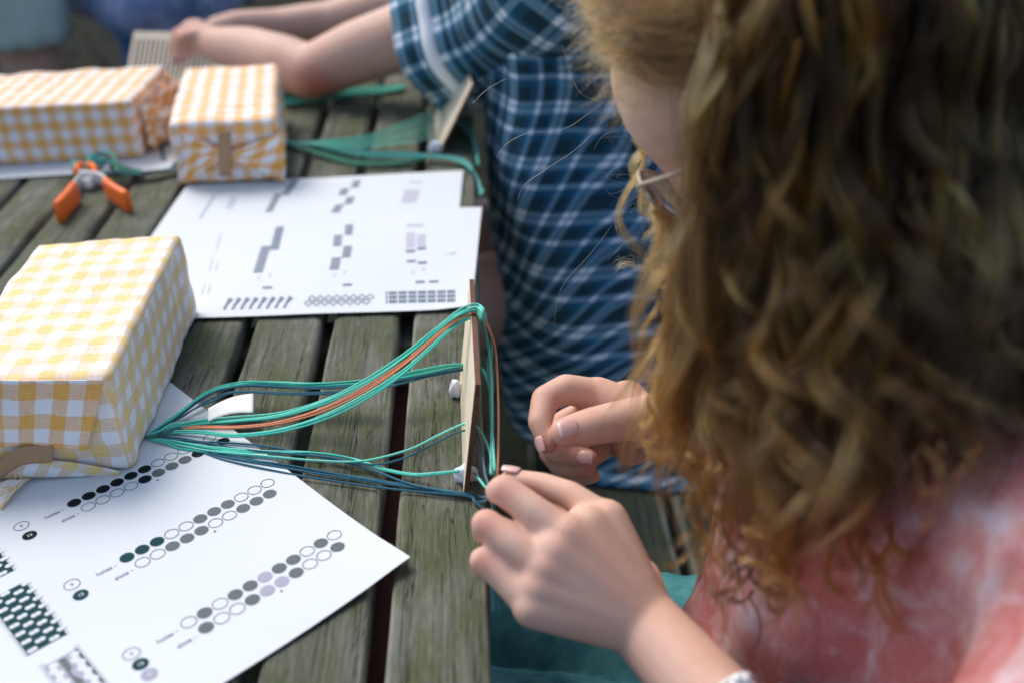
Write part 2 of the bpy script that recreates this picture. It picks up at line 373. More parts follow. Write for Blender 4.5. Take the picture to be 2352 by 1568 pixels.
for x in (-.06, -.74):
    for y in (.12, 1.38): box('leg', (x - .02 if x > -.1 else x + .02, y + .055, -.38), (.055, .055, .72), M['slat'], T, .004)
box('frame_rail', (-.079, .58, -.075), (.022, .62, .03), M['redwood'], T, .002)
# ------------------------------------------------------------------ bench
B = thing('slatted_bench', 'dark shaded wooden bench under the two seated people', 'bench', (.2, .8, -.74))
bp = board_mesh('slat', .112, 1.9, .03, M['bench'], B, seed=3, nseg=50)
for i, x in enumerate((.047, .167 + .062, .167 + .062 + .122)):
    o = bp if i == 0 else bp.copy()
    if i: col.objects.link(o); o.parent = B; o.matrix_parent_inverse = B.matrix_world.inverted()
    o.location = (x + (.0 if i else .056), .85, -.30)
bp.location = (.167 - .062, .85, -.30)
for y in (.15, 1.5):
    box('cross_beam', (.21, y, -.352), (.36, .05, .04), M['bench'], B, .003)
    for x in (.07, .35): box('leg', (x, y + .051, -.54), (.05, .05, .4), M['bench'], B, .003)

# ------------------------------------------------------------------ sheets of paper
TH = R(40.9015)
def sheet(name, label, org, ang, W, H, z0=.0008, curl=.0, group=None, lift=()):
    """org = bottom right corner; u runs left, v runs up the page (metres)"""
    e1 = Vector((math.cos(ang), math.sin(ang), 0)); e2 = Vector((-math.sin(ang), math.cos(ang), 0))
    t = thing(name, label, 'paper', (org[0], org[1], 0), group)
    def h(u, v):
        z = z0 + .0022 * noise.noise(Vector((u * 8 + org[0] * 7, v * 8, z0 * 900))) + .0012 + .010 * max(0, .03 - u) * max(0, .03 - v) * 900 * .25
        for (cu, cv, rr, am) in lift: z += am * math.exp(-((u - cu) ** 2 + (v - cv) ** 2) / rr ** 2)
        return z
    def pt(u, v, dz=0): p = Vector((org[0], org[1], 0)) - e1 * u + e2 * v; p.z = h(u, v) + dz; return p
    nu, nv = 40, 50; vs = []; fs = []
    for s in (0, -.00022):
        for i in range(nu + 1):
            for j in range(nv + 1): vs.append(pt(W * i / nu, H * j / nv, s))
    K = (nu + 1) * (nv + 1)
    for i in range(nu):
        for j in range(nv): a = i * (nv + 1) + j; q = (a, a + 1, a + nv + 2, a + nv + 1); fs.append(q); fs.append(tuple(K + x for x in reversed(q)))
    rim = [i * (nv + 1) for i in range(nu + 1)] + [nu * (nv + 1) + j for j in range(1, nv + 1)] + [i * (nv + 1) + nv for i in range(nu - 1, -1, -1)] + [j for j in range(nv - 1, 0, -1)]
    for a, b in zip(rim, rim[1:] + rim[:1]): fs.append((a, b, K + b, K + a))
    o = mesh('page', vs, fs, M['paper'], t); o.data.shade_flat(); return t, pt
class Print:
    def __init__(s, pt, mats): s.pt = pt; s.v = []; s.f = []; s.m = []; s.mats = mats
    def poly(s, pts, mt, dz=.00022):
        b = len(s.v); s.v += [s.pt(u, v, dz) for u, v in pts]; s.f.append(tuple(range(b, b + len(pts)))); s.m.append(s.mats.index(mt))
    def disc(s, u, v, r, mt, dz=.00022, n=28): s.poly([(u - r * math.cos(2 * math.pi * i / n), v + r * math.sin(2 * math.pi * i / n)) for i in range(n)], mt, dz)
    def ring(s, u, v, r, th, mt, n=36):
        b = len(s.v)
        for i in range(n):
            a = 2 * math.pi * i / n
            for q in (r, r - th): s.v.append(s.pt(u - q * math.cos(a), v + q * math.sin(a), .00022))
        for i in range(n): j = (i + 1) % n; s.f.append((b + 2 * i, b + 2 * j, b + 2 * j + 1, b + 2 * i + 1)); s.m.append(s.mats.index(mt))
    def text(s, st, size, u, v, mt, align='LEFT', dz=.00022, rot=0):
        cu = bpy.data.curves.new('t', 'FONT'); cu.body = st; cu.size = size; cu.offset = .00006; cu.align_x = align; cu.resolution_u = 3
        o = bpy.data.objects.new('t', cu); col.objects.link(o); bpy.context.view_layer.update()
        me = bpy.data.meshes.new_from_object(o.evaluated_get(bpy.context.evaluated_depsgraph_get())); b = len(s.v); c, sn = math.cos(rot), math.sin(rot)
        for q in me.vertices: x = q.co.x * c - q.co.y * sn; y = q.co.x * sn + q.co.y * c; s.v.append(s.pt(u - x, v + y, dz))
        for p in me.polygons: s.f.append(tuple(i + b for i in p.vertices)); s.m.append(s.mats.index(mt))
        bpy.data.objects.remove(o); bpy.data.meshes.remove(me)
    def build(s, name, parent):
        o = mesh(name, s.v, s.f, [M[x] for x in s.mats], parent, False); o.data.polygons.foreach_set('material_index', s.m)
        for p in o.data.polygons:
            if p.normal.z < 0: p.flip()
        return o
inks = ['ink_black', 'ink_teal', 'ink_grey', 'ink_light', 'ink_line', 'ink_pale', 'ink_white', 'ink_faint', 'ink_blue']
cpt = P(1004.6 / 1.06293, 1381.6 / 1.06293)
S1, pt1 = sheet('pattern_sheet', 'white sheet printed with three rows of black and grey circles under the near parcel', cpt, TH, .21, .297, lift=[(.0, .0, .05, .003), (.2, .02, .06, .002)])
d_, a_, b_, rs_ = .00956, .00456, .01051, .0736
rows = ['XXXXXXOOOOO|OOOOXGGGXXX', 'XXXOOGGGOOO|OOGGGOOGGG', 'OTOTTLTTOTO|TOOTLLTOOT']
inkof = {'X': 'ink_black', 'G': 'ink_grey', 'T': 'ink_teal', 'L': 'ink_light'}
for r_, rw in enumerate(rows):
    pr = Print(pt1, inks)
    ho, sl = rw.split('|')
    for kk, (line, du, dv) in enumerate(((ho, 0, 0), (sl, a_, b_))):
        for i, ch in enumerate(line):
            u = .11234 - d_ * i - du; v = .1989 - rs_ * r_ - dv
            if ch == 'O': pr.ring(u, v, .00440, .00042, 'ink_line')
            else:
                pr.disc(u, v, .00425, 'ink_black' if ch == 'X' and r_ == 0 else 'ink_teal' if ch == 'X' else 'ink_light' if ch == 'L' else 'ink_grey')
    pr.disc(.0643, .1813 - rs_ * r_ * .995, .0007, 'ink_black')
    pr.text('holes -', .0044, .1318, .1962 - rs_ * r_, 'ink_pale'); pr.text('slots -', .0044, .1257, .1852 - rs_ * r_, 'ink_pale')
    uu = .1450
    pr.ring(uu, .2010 - .0742 * r_, .0046, .00042, 'ink_line'); pr.text('9', .0034, uu, .1998 - .0742 * r_, 'ink_pale', 'CENTER')
    pr.disc(uu, .1879 - .0728 * r_, .0043, ('ink_black', 'ink_teal', 'ink_teal')[r_]); pr.text('12', .0034, uu, .1866 - .0728 * r_, 'ink_white', 'CENTER', .0004)
    if r_ == 2: pr.disc(uu, .0324, .0043, 'ink_light'); pr.text('8', .0034, uu, .0311, 'ink_white', 'CENTER', .0004)
    pr.build('printed_circle_row', S1)
pr = Print(pt1, inks); pr.text('with', .0045, .0405, .2478, 'ink_black')
def beads(u0, u1, v0, v1, kind):
    inner = 'ink_teal' if kind < 2 else 'ink_light'
    pr.poly([(u1, v0), (u0, v0), (u0, v1), (u1, v1)], inner)
    y = v0 + .002; row = 0
    while y < v1:
        if kind < 2:
            x = u0 + (.0 if row % 2 else .0059)
            while x < u1 + .001:
                for dx in (-.00115, .00115):
                    if u0 - .002 < x + dx < u1 + .002: pr.disc(x + dx, y, .00165, 'ink_white', .0004, 12)
                x += .0119
            y += .0041
        else:
            for x in (u0 + .0035, u1 - .0035):
                pr.disc(x + .0008 * (-1) ** row, y, .0024, 'ink_white', .0004, 12)
            pr.disc((u0 + u1) / 2, y, .0022, 'ink_grey', .0003, 10); y += .0040
        row += 1
    for v in np.arange(v0, v1, .0041):
        for u in (u0, u1): pr.ring(u, v + .001, .0015, .0002, 'ink_line', 14)
    pr.poly([(u0 + .0012, v0), (u0, v0), (u0, v1), (u0 + .0012, v1)], 'ink_teal', .0003)
pr.build('printed_word', S1)
for args in ((.1633, .1843, .0914, .1486, 1), (.1640, .1843, .163, .222, 0), (.1636, .1820, .0200, .0775, 2)):
    pr = Print(pt1, inks); beads(*args); pr.build('printed_swatch', S1)

pb = Vector((-.0207, .765, 0))
A2 = R(-3.4)
S2b, pt2b = sheet('pattern_sheet', 'blurred white draft sheet whose top runs under the middle parcel', (-.0345, .873, 0), R(-2.2), .297, .21, .0006)
S2, pt2 = sheet('pattern_sheet', 'blurred white draft sheet with a row of three dark woven bands, beside the board edge', pb, A2, .297, .21, .0022)
def zpx(x, y): return (380 + x / 2.868) / 1.06293, (400 + y / 2.868) / 1.06293
class PrintW(Print):
    def __init__(s, mats, z): s.z = z; s.sh = (pt2, pb, A2) if z > .003 else (pt2b, Vector((-.0345, .873, 0)), R(-2.2)); super().__init__(s.sh[0], mats)
    def w(s, x, y):
        z = s.z; f_, og, an = s.sh
        for _ in range(3):
            p = P(*zpx(x, y), z) - og; q = f_(-(p.x * math.cos(an) + p.y * math.sin(an)), -p.x * math.sin(an) + p.y * math.cos(an), .00025); z = q.z
        return q
    def q(s, pts, mt): b = len(s.v); s.v += [s.w(*p) for p in pts]; s.f.append(tuple(range(b, b + len(pts)))); s.m.append(s.mats.index(mt))
    def stack(s, x0, y0, x1, y1, wd, n, mt):
        for i in range(n):
            t0 = (i + .12) / n; t1 = (i + .78) / n
            xa, ya, xb, yb = x0 + (x1 - x0) * t0, y0 + (y1 - y0) * t0, x0 + (x1 - x0) * t1, y0 + (y1 - y0) * t1
            s.q([(xa - wd / 2, ya), (xa + wd / 2, ya - 3), (xb + wd / 2, yb - 3), (xb - wd / 2, yb)], mt)
pr = PrintW(inks, .0028)
for a in [(790, 340, 862, 205, 52, 6), (905, 222, 980, 110, 56, 5), (1255, 345, 1292, 285, 62, 3), (1345, 285, 1370, 232, 58, 3), (1308, 222, 1328, 172, 58, 3), (1392, 170, 1412, 115, 56, 3)]: pr.stack(*a, 'ink_blue')
pr.stack(1770, 275, 1800, 180, 110, 6, 'ink_faint'); pr.stack(1775, 335, 1780, 320, 100, 1, 'ink_faint'); pr.stack(1820, 140, 1822, 120, 90, 1, 'ink_faint')
pr.stack(310, 385, 410, 225, 14, 12, 'ink_pale'); pr.stack(510, 320, 550, 235, 50, 4, 'ink_faint'); pr.stack(440, 400, 490, 390, 60, 1, 'ink_faint'); tag(pr.build('printed_draft', S2b), kind='stuff')
pr = PrintW(inks, .0040)
for a in [(715, 765, 775, 575, 66, 9), (830, 605, 872, 440, 60, 10), (1248, 745, 1268, 655, 66, 4), (1333, 660, 1348, 575, 60, 4), (1270, 580, 1278, 498, 58, 4), (1350, 500, 1356, 425, 56, 4), (1785, 625, 1785, 600, 66, 1), (1862, 605, 1862, 582, 60, 1), (1790, 693, 1790, 672, 66, 1), (1868, 705, 1868, 682, 64, 1)]: pr.stack(*a, 'ink_blue')
pr.stack(1785, 592, 1785, 480, 66, 7, 'ink_faint'); pr.stack(1860, 580, 1862, 492, 60, 6, 'ink_faint'); pr.stack(1815, 445, 1818, 415, 120, 1, 'ink_faint')
for x0, x1, y in ((748, 815, 868), (1310, 1375, 848), (1820, 1885, 828), (1915, 1980, 825)): pr.q([(x0, y + 8), (x1, y + 6), (x1, y - 8), (x0, y - 6)], 'ink_blue')
for x0, y0, x1, y1, n in ((425, 600, 455, 495, 8), (375, 750, 400, 660, 5), (420, 750, 440, 680, 4), (320, 915, 350, 840, 5), (365, 915, 385, 840, 5)): pr.stack(x0, y0, x1, y1, 12, n, 'ink_faint')
for x, y in ((720, 800), (800, 780), (1250, 780), (1325, 762), (1800, 760), (1875, 740)): pr.q([(x - 8, y + 12), (x + 8, y + 12), (x + 9, y - 12), (x - 7, y - 12)], 'ink_faint')
def nb():
    global pr
    tag(pr.build('printed_draft', S2), kind='stuff'); pr = PrintW(inks, .0040)
nb()
for i in range(8):
    x = 470 + i * 60; y = 1022 - i * 1.6
    for j in range(5): pr.q([(x + j * 9, y - j * 17), (x + 20 + j * 9, y - j * 17), (x + 24 + j * 9, y - 13 - j * 17), (x + 4 + j * 9, y - 13 - j * 17)], 'ink_blue')
    pr.q([(x + 34, y - 44), (x + 62, y - 76), (x + 74, y - 70), (x + 44, y - 40)], 'ink_pale')
def rhomb(cx, cy, w, h, t):
    o = [(cx - w, cy), (cx, cy + h), (cx + w, cy), (cx, cy - h)]; n_ = [(cx - w + t, cy), (cx, cy + h - t * .8), (cx + w - t, cy), (cx, cy - h + t * .8)]
    for a in range(4): b = (a + 1) % 4; pr.q([o[a], o[b], n_[b], n_[a]], 'ink_blue')
nb()
for i in range(8):
    for j in range(2): rhomb(1068 + i * 58 + j * 28, 978 - j * 34 - i * 1.5, 30, 23, 10)
nb()
for i in range(22):
    for j in range(3): pr.q([(1610 + i * 22.6, 978 - j * 30 - i * .5), (1610 + i * 22.6 + (19 if i % 3 else 11), 978 - j * 30 - i * .5), (1614 + i * 22.6 + (19 if i % 3 else 11), 955 - j * 30 - i * .5), (1614 + i * 22.6, 955 - j * 30 - i * .5)], 'ink_blue')
tag(pr.build('printed_draft', S2), kind='stuff')
p3 = P(395, 392)
S3, pt3 = sheet('pattern_sheet', 'blurred white sheet lying under the far left parcel', (p3.x - .002, p3.y - .002, 0), R(-1.2), .297, .21, .0004)
pr = Print(pt3, inks)
for i in range(5): pr.poly([(.018 + i * .004, .03 + i * .012), (.012 + i * .004, .03 + i * .012), (.012 + i * .004, .038 + i * .012), (.018 + i * .004, .038 + i * .012)], 'ink_black')
pr.build('printed_draft', S3)

# ------------------------------------------------------------------ cloth parcels
def parcel(label, c, sz, rot, mt, seed=0, shear=.28, r=.0065, puff=.0022, skew=0):
    """c = centre of the underside"""
    t = thing('wrapped_parcel', label, 'parcel', c, 'gingham cloth parcels holding the yarn down')
    W, L, H = sz; rm = Matrix.Rotation(rot, 3, 'Z'); vs = []; fs = []; uv = []
    n = 44
    def place(p):
        q = Vector(p); inner = Vector((W / 2 - r, L / 2 - r, H / 2 - r)); cl = Vector([max(-inner[i], min(inner[i], q[i])) for i in range(3)])
        d = q - cl
        nn = d.normalized() if d.length > 1e-6 else Vector((0, 0, 1)); q2 = cl + nn * r
        wr = noise.noise(q2 * 30 + Vector((seed, 0, 0))) * puff + noise.noise(q2 * 75 + Vector((seed, 5, 0))) * puff * .45
        # soft creases running down the sides
        cr = abs(noise.noise(Vector((q2.x * 10 + seed, q2.y * 42 + q2.z * 16, q2.z * 7)))) * puff * 1.1
        q2 += nn * (wr + (cr if q2.z < H * .4 else 0) - puff * .3)
        if q2.z < -H / 2 + .0005: q2.z = -H / 2 + .0005
        return q2
    for ax, sg in ((2, 1), (1, -1), (0, 1), (0, -1), (1, 1), (2, -1)):
        b = len(vs)
        for i in range(n + 1):
            for j in range(n + 1):
                s = -1 + 2 * i / n; tt = -1 + 2 * j / n
                s = math.copysign(abs(s) ** .8, s); tt = math.copysign(abs(tt) ** .8, tt)
                if ax == 2: p = (s * W / 2, tt * L / 2, sg * H / 2)
                elif ax == 1: p = (s * W / 2, sg * L / 2, tt * H / 2)
                else: p = (sg * W / 2, s * L / 2, tt * H / 2)
                q = place(p); x, y, z = p; dz = H / 2 - z
                if ax == 2: u_ = (x, y)
                elif ax == 1: u_ = (x, sg * (L / 2 + dz))
                else: u_ = (sg * (W / 2 + dz) + sg * .1 * dz, y + shear * dz)
                q = rm @ (Vector((q.x - skew * (q.y + L / 2), q.y, q.z)) + Vector((0, 0, H / 2))); vs.append(q + Vector(c)); uv.append(u_)
        for i in range(n):
            for j in range(n): a = b + i * (n + 1) + j; fs.append((a, a + n + 1, a + n + 2, a + 1))
    bm = bmesh.new(); me = bpy.data.meshes.new('cloth_wrap'); me.from_pydata([tuple(v) for v in vs], [], fs); me.update(); me.materials.append(mt)
    ul = me.uv_layers.new(name='UVMap'); li = np.zeros(len(me.loops), int); me.loops.foreach_get('vertex_index', li); ul.data.foreach_set('uv', np.asarray(uv, float)[li].ravel())
    bm.from_mesh(me); bmesh.ops.remove_doubles(bm, verts=bm.verts, dist=1e-6); bmesh.ops.recalc_face_normals(bm, faces=bm.faces); bm.to_mesh(me); bm.free()
    me.polygons.foreach_set('use_smooth', [True] * len(me.polygons)); link('cloth_wrap', me, t)
    return t
def patch(name, corner_fn, nu, nv, thick, mt, parent, uvfn, bulge=.0):
    """thin cloth or tape patch: corner_fn(u, v) -> point, with real thickness"""
    vs = []; uv = []; fs = []
    for s in (0, 1):
        for i in range(nu + 1):
            for j in range(nv + 1):
                u, v = i / nu, j / nv; p, nrm = corner_fn(u, v); vs.append(p + nrm * (thick * (1 - s))); uv.append(uvfn(u, v))
    K = (nu + 1) * (nv + 1)
    for i in range(nu):
        for j in range(nv): a = i * (nv + 1) + j; q = (a, a + 1, a + nv + 2, a + nv + 1); fs.append(q); fs.append(tuple(K + x for x in reversed(q)))
    rim = [i * (nv + 1) for i in range(nu + 1)] + [nu * (nv + 1) + j for j in range(1, nv + 1)] + [i * (nv + 1) + nv for i in range(nu - 1, -1, -1)] + [j for j in range(nv - 1, 0, -1)]
    for a, b in zip(rim, rim[1:] + rim[:1]): fs.append((a, b, K + b, K + a))
    return mesh(name, vs, fs, mt, parent, True, uv)
# near parcel: front right bottom corner (-.246,.5715), 215 mm long, 71 high
P1c = Vector((-.2455 - .0575, .5712 + .1090, .0016)); rot1 = R(1.2)
P1 = parcel('large yellow gingham parcel in the left foreground with torn brown tape', P1c, (.1155, .2195, .0740), rot1, M['ging'], 1)
def onfront(px, py, off, Y=.5712): p = PY(px, py, Y); return p
def quadfn(a, b, c, d, Y, bulge=.002, off=.0):
    pa, pb_, pc, pd = [PY(*q, Y) for q in (a, b, c, d)]      # a TL, b TR, c BR, d BL
    def f(u, v):
        p = (pa * (1 - u) + pb_ * u) * (1 - v) + (pd * (1 - u) + pc * u) * v
        w_ = noise.noise(p * 40) * .0012
        return p + Vector((0, -(bulge * math.sin(math.pi * min(1, v * 1.0)) * .6 + off + w_ + .0014 * v), 0)), Vector((0, -1, 0))
    return f
fl = quadfn((-230, 872), (243, 868), (204, 1027), (-200, 1010), .5712, .003, .0014)
patch('end_flap', fl, 60, 24, .0006, M['ging3'], P1, lambda u, v: (-.115 + .118 * u - .0035 * v, .0005 - .045 * v + .004 + 0), 0)
# frayed threads on the flap's raw edge
fv = []; ff = []
for i in range(220):
    u = rng.uniform(0, 1) ** .6; p, nn = fl(u, 1.0); a = rng.uniform(-.6, .6); L = rng.uniform(.0006, .0022)
    q = p + Vector((math.sin(a) * L, -.0006 - rng.uniform(0, .0006), -math.cos(a) * L)); b = len(fv)
    fv += [p + Vector((-.00009, -.0006, 0)), p + Vector((.00009, -.0006, 0)), q]; ff.append((b, b + 1, b + 2))
M['thread'] = mat('frayed_thread', (.82, .70, .55), .9)
tag(mesh('frayed_edge', fv, ff, M['thread'], P1, False), kind='stuff')
def tape_fn(u, v):
    x = -30 + 158 * u; top = 1062 - 52 * math.sin(min(1.0, (u * 1.15)) * math.pi * .52) + 4 * math.sin(u * 9); y = top + v * (46 - 10 * u)
    p = PY(x, y, .5712); return p + Vector((0, -.0052 - .0012 * math.sin(u * 5) - .0008 * v, 0)), Vector((0, -1, 0))
patch('kraft_tape', tape_fn, 30, 8, .0004, M['kraft'], P1, lambda u, v: (u * .05, v * .02))
def lowfold(u, v):
    x = -40 + 318 * u; y0 = 1052 + 24 * u - 14 * math.sin(u * 3.1); y = y0 + v * (1092 - y0 - 6 * u)
    p = PY(x, y, .5708); return p + Vector((0, -.0022 - .003 * math.sin(math.pi * v) * (1 - u * .8), 0)), Vector((0, -1, 0))
patch('lower_fold', lowfold, 40, 10, .0006, M['ging'], P1, lambda u, v: (-.12 + .116 * u + .008 * v, -.055 - .012 * v + .02 * u))
def tail(u, v):
    a = P(-30, 1120, .010); b = P(72, 1096, .004); c = P(4, 1172, .002)
    p = a * (1 - u) + (b * (1 - v) + c * v) * u; p = Vector(p); p.z += .007 * math.sin(math.pi * v) * (1 - .6 * u) + .0015 * noise.noise(p * 90); return p, Vector((0, 0, 1))
patch('corner_tail', tail, 16, 16, .0008, M['ging'], P1, lambda u, v: (u * .035 + .003, v * .04 * u))
for i in range(7):
    p0 = P(random.uniform(5, 60), random.uniform(1040, 1110), .012); pts = [p0]
    for k_ in range(5): pts.append(pts[-1] + Vector((random.uniform(-.006, .006), random.uniform(-.006, .001), random.uniform(-.004, .003))))
    pts = [Vector((q.x, q.y, max(q.z, .004))) for q in pts]
    tube('loose_thread', catmull(pts, 6), .00022, M['thread'], P1, 5)
# middle parcel
P3c = Vector((-.3303 + .0590 + .003, 1.083 + .1085, .0042)); rot3 = R(-2.6)
P3 = parcel('yellow gingham parcel in the middle with a vertical strip of brown tape on its end', P3c, (.1165, .217, .069), rot3, M['ging3'], 9, .0, skew=.19)
Y3 = 1.0785
def t3(u, v):
    p = PY(504 + 27 * u, 302 + 102 * v, Y3 - .001 - .0035 * v); return p + Vector((0, -.0016, 0)), Vector((0, -1, 0))
patch('kraft_tape', t3, 4, 10, .0005, M['kraft'], P3, lambda u, v: (u * .02, v * .04))
def tri3(ax, ay, bx, by, cx, cy, off):
    def f(u, v):
        x = ax + (bx - ax) * u; y = ay + (by - ay) * u; x = x + (cx - x) * v; y = y + (cy - y) * v
        p = PY(x, y, Y3); return p + Vector((0, -off - .0018 * math.sin(math.pi * min(v, 1)) * .6 - .0012 * noise.noise(p * 50), 0)), Vector((0, -1, 0))
    return f
patch('end_flap', tri3(418, 300, 418, 425, 528, 352, .0002), 12, 12, .0006, M['ging2'], P3, lambda u, v: (v * .05 + u * .01, u * .06 + v * .02))
patch('end_flap', tri3(652, 300, 656, 422, 512, 356, .0005), 12, 12, .0006, M['ging2'], P3, lambda u, v: (v * .055 - u * .012, u * .06 - v * .024))
# far left parcel
P2c = Vector((-.392 - .110, 1.185 + .075, .0024)); rot2 = R(-1.0)
P2 = parcel('yellow gingham parcel at the far left with a crumpled orange end', P2c, (.218, .148, .069), rot2, M['ging3'], 17, .0)
def end2(seed, sx, oy, oz, sgn):
    def f(u, v):
        base = Vector((-.392 + .001, 1.205 + .10 * u, .066 - .060 * v)); k_ = math.sin(math.pi * u) * (1 - .25 * v)
        pp = base + Vector((sx * k_ * (.6 + .4 * math.sin(v * 7 + seed)), oy * math.sin(v * 5 + seed) * .01, oz)); pp += Vector((abs(noise.noise(base * 35 + Vector((seed, 0, 0)))) * .016, 0, noise.noise(base * 42) * .006)); return pp, Vector((1, 0, 0))
    return f
patch('end_flap', end2(1, .02, 1, .0, 1), 22, 22, .0008, M['ging2'], P2, lambda u, v: (u * .12, v * .08 + u * .02))
patch('end_flap', end2(4, .034, 1, -.004, 1), 22, 22, .0008, M['ging2'], P2, lambda u, v: (u * .1 + v * .03, v * .08))

# ------------------------------------------------------------------ weaving heddles
def heddle(name, label, a, b, up, L, Hh, th, front_slots=True, n=13, grp=None, allslots=False):
    """a -> b runs along the base, up = unit vector of the height; slots cut through the board"""
    t = thing(name, label, 'heddle', a, grp); bx = (b - a).normalized(); nz = bx.cross(up).normalized()
    rows_ = [0, .08]; 
    # the board is a grid of cells in which slots and holes are left open
    us = [0.0, .03]; kinds = []
    w_ = (1 - .06) / n; x = .03
    for i in range(n):
        us += [x + w_ * .30, x + w_ * .72, x + w_]; x += w_
    us = sorted(set(round(q, 5) for q in us + [1.0])); vsn = [0, .14, .465, .535, .86, 1.0]
    solid = {}
    slot_cols = {}
    for i in range(n): slot_cols[round(.03 + w_ * i + w_ * .30, 5)] = i
    for i in range(len(us) - 1):
        for j in range(len(vsn) - 1):
            s_ = True; k_ = slot_cols.get(us[i])
            if k_ is not None and front_slots:
                if (k_ % 2 == 0 or allslots) and 1 <= j <= 3: s_ = False        # slot
                if k_ % 2 == 1 and j == 2: s_ = False             # hole
            solid[i, j] = s_
    bm = bmesh.new(); V = {}
    def v(i, j, s):
        if (i, j, s) not in V: V[i, j, s] = bm.verts.new(a + bx * (us[i] * L) + up * (vsn[j] * Hh) + nz * (th * (s - .5)))
        return V[i, j, s]
    for (i, j), s_ in solid.items():
        if not s_: continue
        bm.faces.new((v(i, j, 1), v(i + 1, j, 1), v(i + 1, j + 1, 1), v(i, j + 1, 1))); bm.faces.new((v(i, j, 0), v(i, j + 1, 0), v(i + 1, j + 1, 0), v(i + 1, j, 0)))
        for (di, dj, e) in ((-1, 0, ((i, j), (i, j + 1))), (1, 0, ((i + 1, j), (i + 1, j + 1))), (0, -1, ((i, j), (i + 1, j))), (0, 1, ((i, j + 1), (i + 1, j + 1)))):
            if not solid.get((i + di, j + dj), False):
                (p, q), (r, s2) = e; f = bm.faces.new((v(p, q, 0), v(r, s2, 0), v(r, s2, 1), v(p, q, 1))); f.material_index = 1
    o = fromb('heddle_board', bm, [M['ply'], M['burnt']], t); return t
hA = Vector((-.0262, .5252, .0012)); hB = Vector((-.0285, .662, .0012))
hup = Vector((.155, .0, .99)).normalized(); hup = (hup - (hB - hA).normalized() * hup.dot((hB - hA).normalized())).normalized()
heddle('rigid_heddle', 'thin plywood heddle seen edge-on, standing at the board edge with yarn over it', hA, hB, hup, .137, .0805, .0032, False)
def blob(name, c, r, label, sx=1, sy=1, sz=1, seed=0):
    bm = bmesh.new(); bmesh.ops.create_icosphere(bm, subdivisions=4, radius=1)
    for v in bm.verts:
        q = v.co.copy(); k_ = 1 + .22 * noise.noise(q * 1.6 + Vector((seed, 0, 0))) + .05 * noise.noise(q * 5)
        v.co = Vector((q.x * r * sx * k_, q.y * r * sy * k_, max(q.z, -.55) * r * sz * k_)) + Vector(c)
    return tag(fromb(name, bm, M['putty'], None, True), label, 'putty')
blob('putty_blob', Vector((-.0262, .541, .0046)), .0060, 'white putty lump pressed round the near foot of the plywood heddle', 1.35, .8, 1.15, 1)
blob('putty_blob', Vector((-.0325, .640, .0055)), .0062, 'white putty lump behind the heddle, half hidden by the far foot', .75, .7, 1.3, 5)

# ------------------------------------------------------------------ yarn warp
W_ = thing('yarn_warp', 'fan of turquoise, teal and coral yarn from under near parcel over the heddle', 'yarn', P(338, 1000, .003))
def strands(pts, offs, m_names, parent, rad=.00070, jit=.0008, name='yarn_strand', n=10, lab=None):
    """pts = list of world points; offs = per strand (dx, dz) at the middle of the run in metres"""
    path = catmull(pts, n); tt = np.linspace(0, 1, len(path))
    for i, (dx, dz) in enumerate(offs):
        wv = np.array([[noise.noise(Vector((i * 3.7 + t * 5, 1, q))) * jit * 2.2 for q in (0., 5., 9.)] for t in tt])
        env = np.clip(np.sin(np.clip(tt * 1.15, 0, 1) * math.pi) ** .5, .12, 1)[:, None]
        q = path + wv * env + np.array([dx * .25, dx, dz]) * env
        q[:, 2] = np.maximum(q[:, 2], rad * .9 + .0006)
        v, f, u = tube_data(q, rad * random.uniform(.88, 1.12), 7, vscale=1.0)
        u = [(a / .0016, b) for a, b in u]
        o = mesh(name, v, f, M[m_names[i % len(m_names)]], parent, True, u)
K0 = P(333, 1003, .003)
hp = lambda px, py, Y: PY(px, py, Y)
top_pts = [K0, P(405, 958, .006), P(480, 906, .009), P(556, 886, .016), P(640, 888, .018), P(720, 891, .019), P(850, 882, .022), P(960, 864, .026), hp(1030, 850, .634), hp(1064, 845, .640), hp(1095, 848, .640), hp(1112, 862, .635), PD(1126, 905, .70), PD(1131, 990, .645), PD(1136, 1082, .600)]
strands(top_pts, [(.0004, .001), (.0012, .002), (.002, .0008), (-.0006, .0022), (.0030, .0015), (-.0014, .0006), (-.0022, .0012), (.0009, .0034)], ['teal', 'turq', 'mint', 'turq', 'mint', 'teal', 'teal', 'turq'], W_)
extra_dark = [K0, P(400, 962, .005), P(450, 932, .008), P(505, 905, .012), P(560, 889, .016), P(700, 895, .018), P(850, 889, .021), P(990, 862, .026), hp(1064, 848, .640)]
strands(extra_dark, [(.004, .0015), (-.004, 0), (-.006, 0)], ['teal'], W_)
arch = lambda o, e: [K0, P(395, 985 + o * .3, .004), P(460, 975 + o * .6, .006), P(540, 972 + o, .008), P(640, 963 + o, .012), P(740, 935 + o, .022), P(830, 892 + o, .034), P(920, 834 + o, .047), P(1000, 769 + o * .8, .060), hp(1045, 731 + o * .6, .612), hp(1075, 715 + o * .5, .612), hp(1098, 713 + o * .5, .612), hp(1113, 733 + o * .3, .606), PD(1124 + e, 790, .735), PD(1131 + e, 860, .70), PD(1134 + e, 950, .66), PD(1133 + e, 1040, .625), PD(1131 + e, 1088, .603)]
strands(arch(-8, -3), [(0, 0), (.0016, .0006), (-.0016, -.0004), (.0026, .0018)], ['mint', 'turq', 'turq', 'mint'], W_)
strands(arch(7, 11), [(0, 0), (.0014, .0006), (-.0012, -.0008)], ['coral'], W_)
strands(arch(26, -4), [(0, 0), (.0017, .0008), (-.0018, -.0006)], ['turq', 'mint', 'turq'], W_)
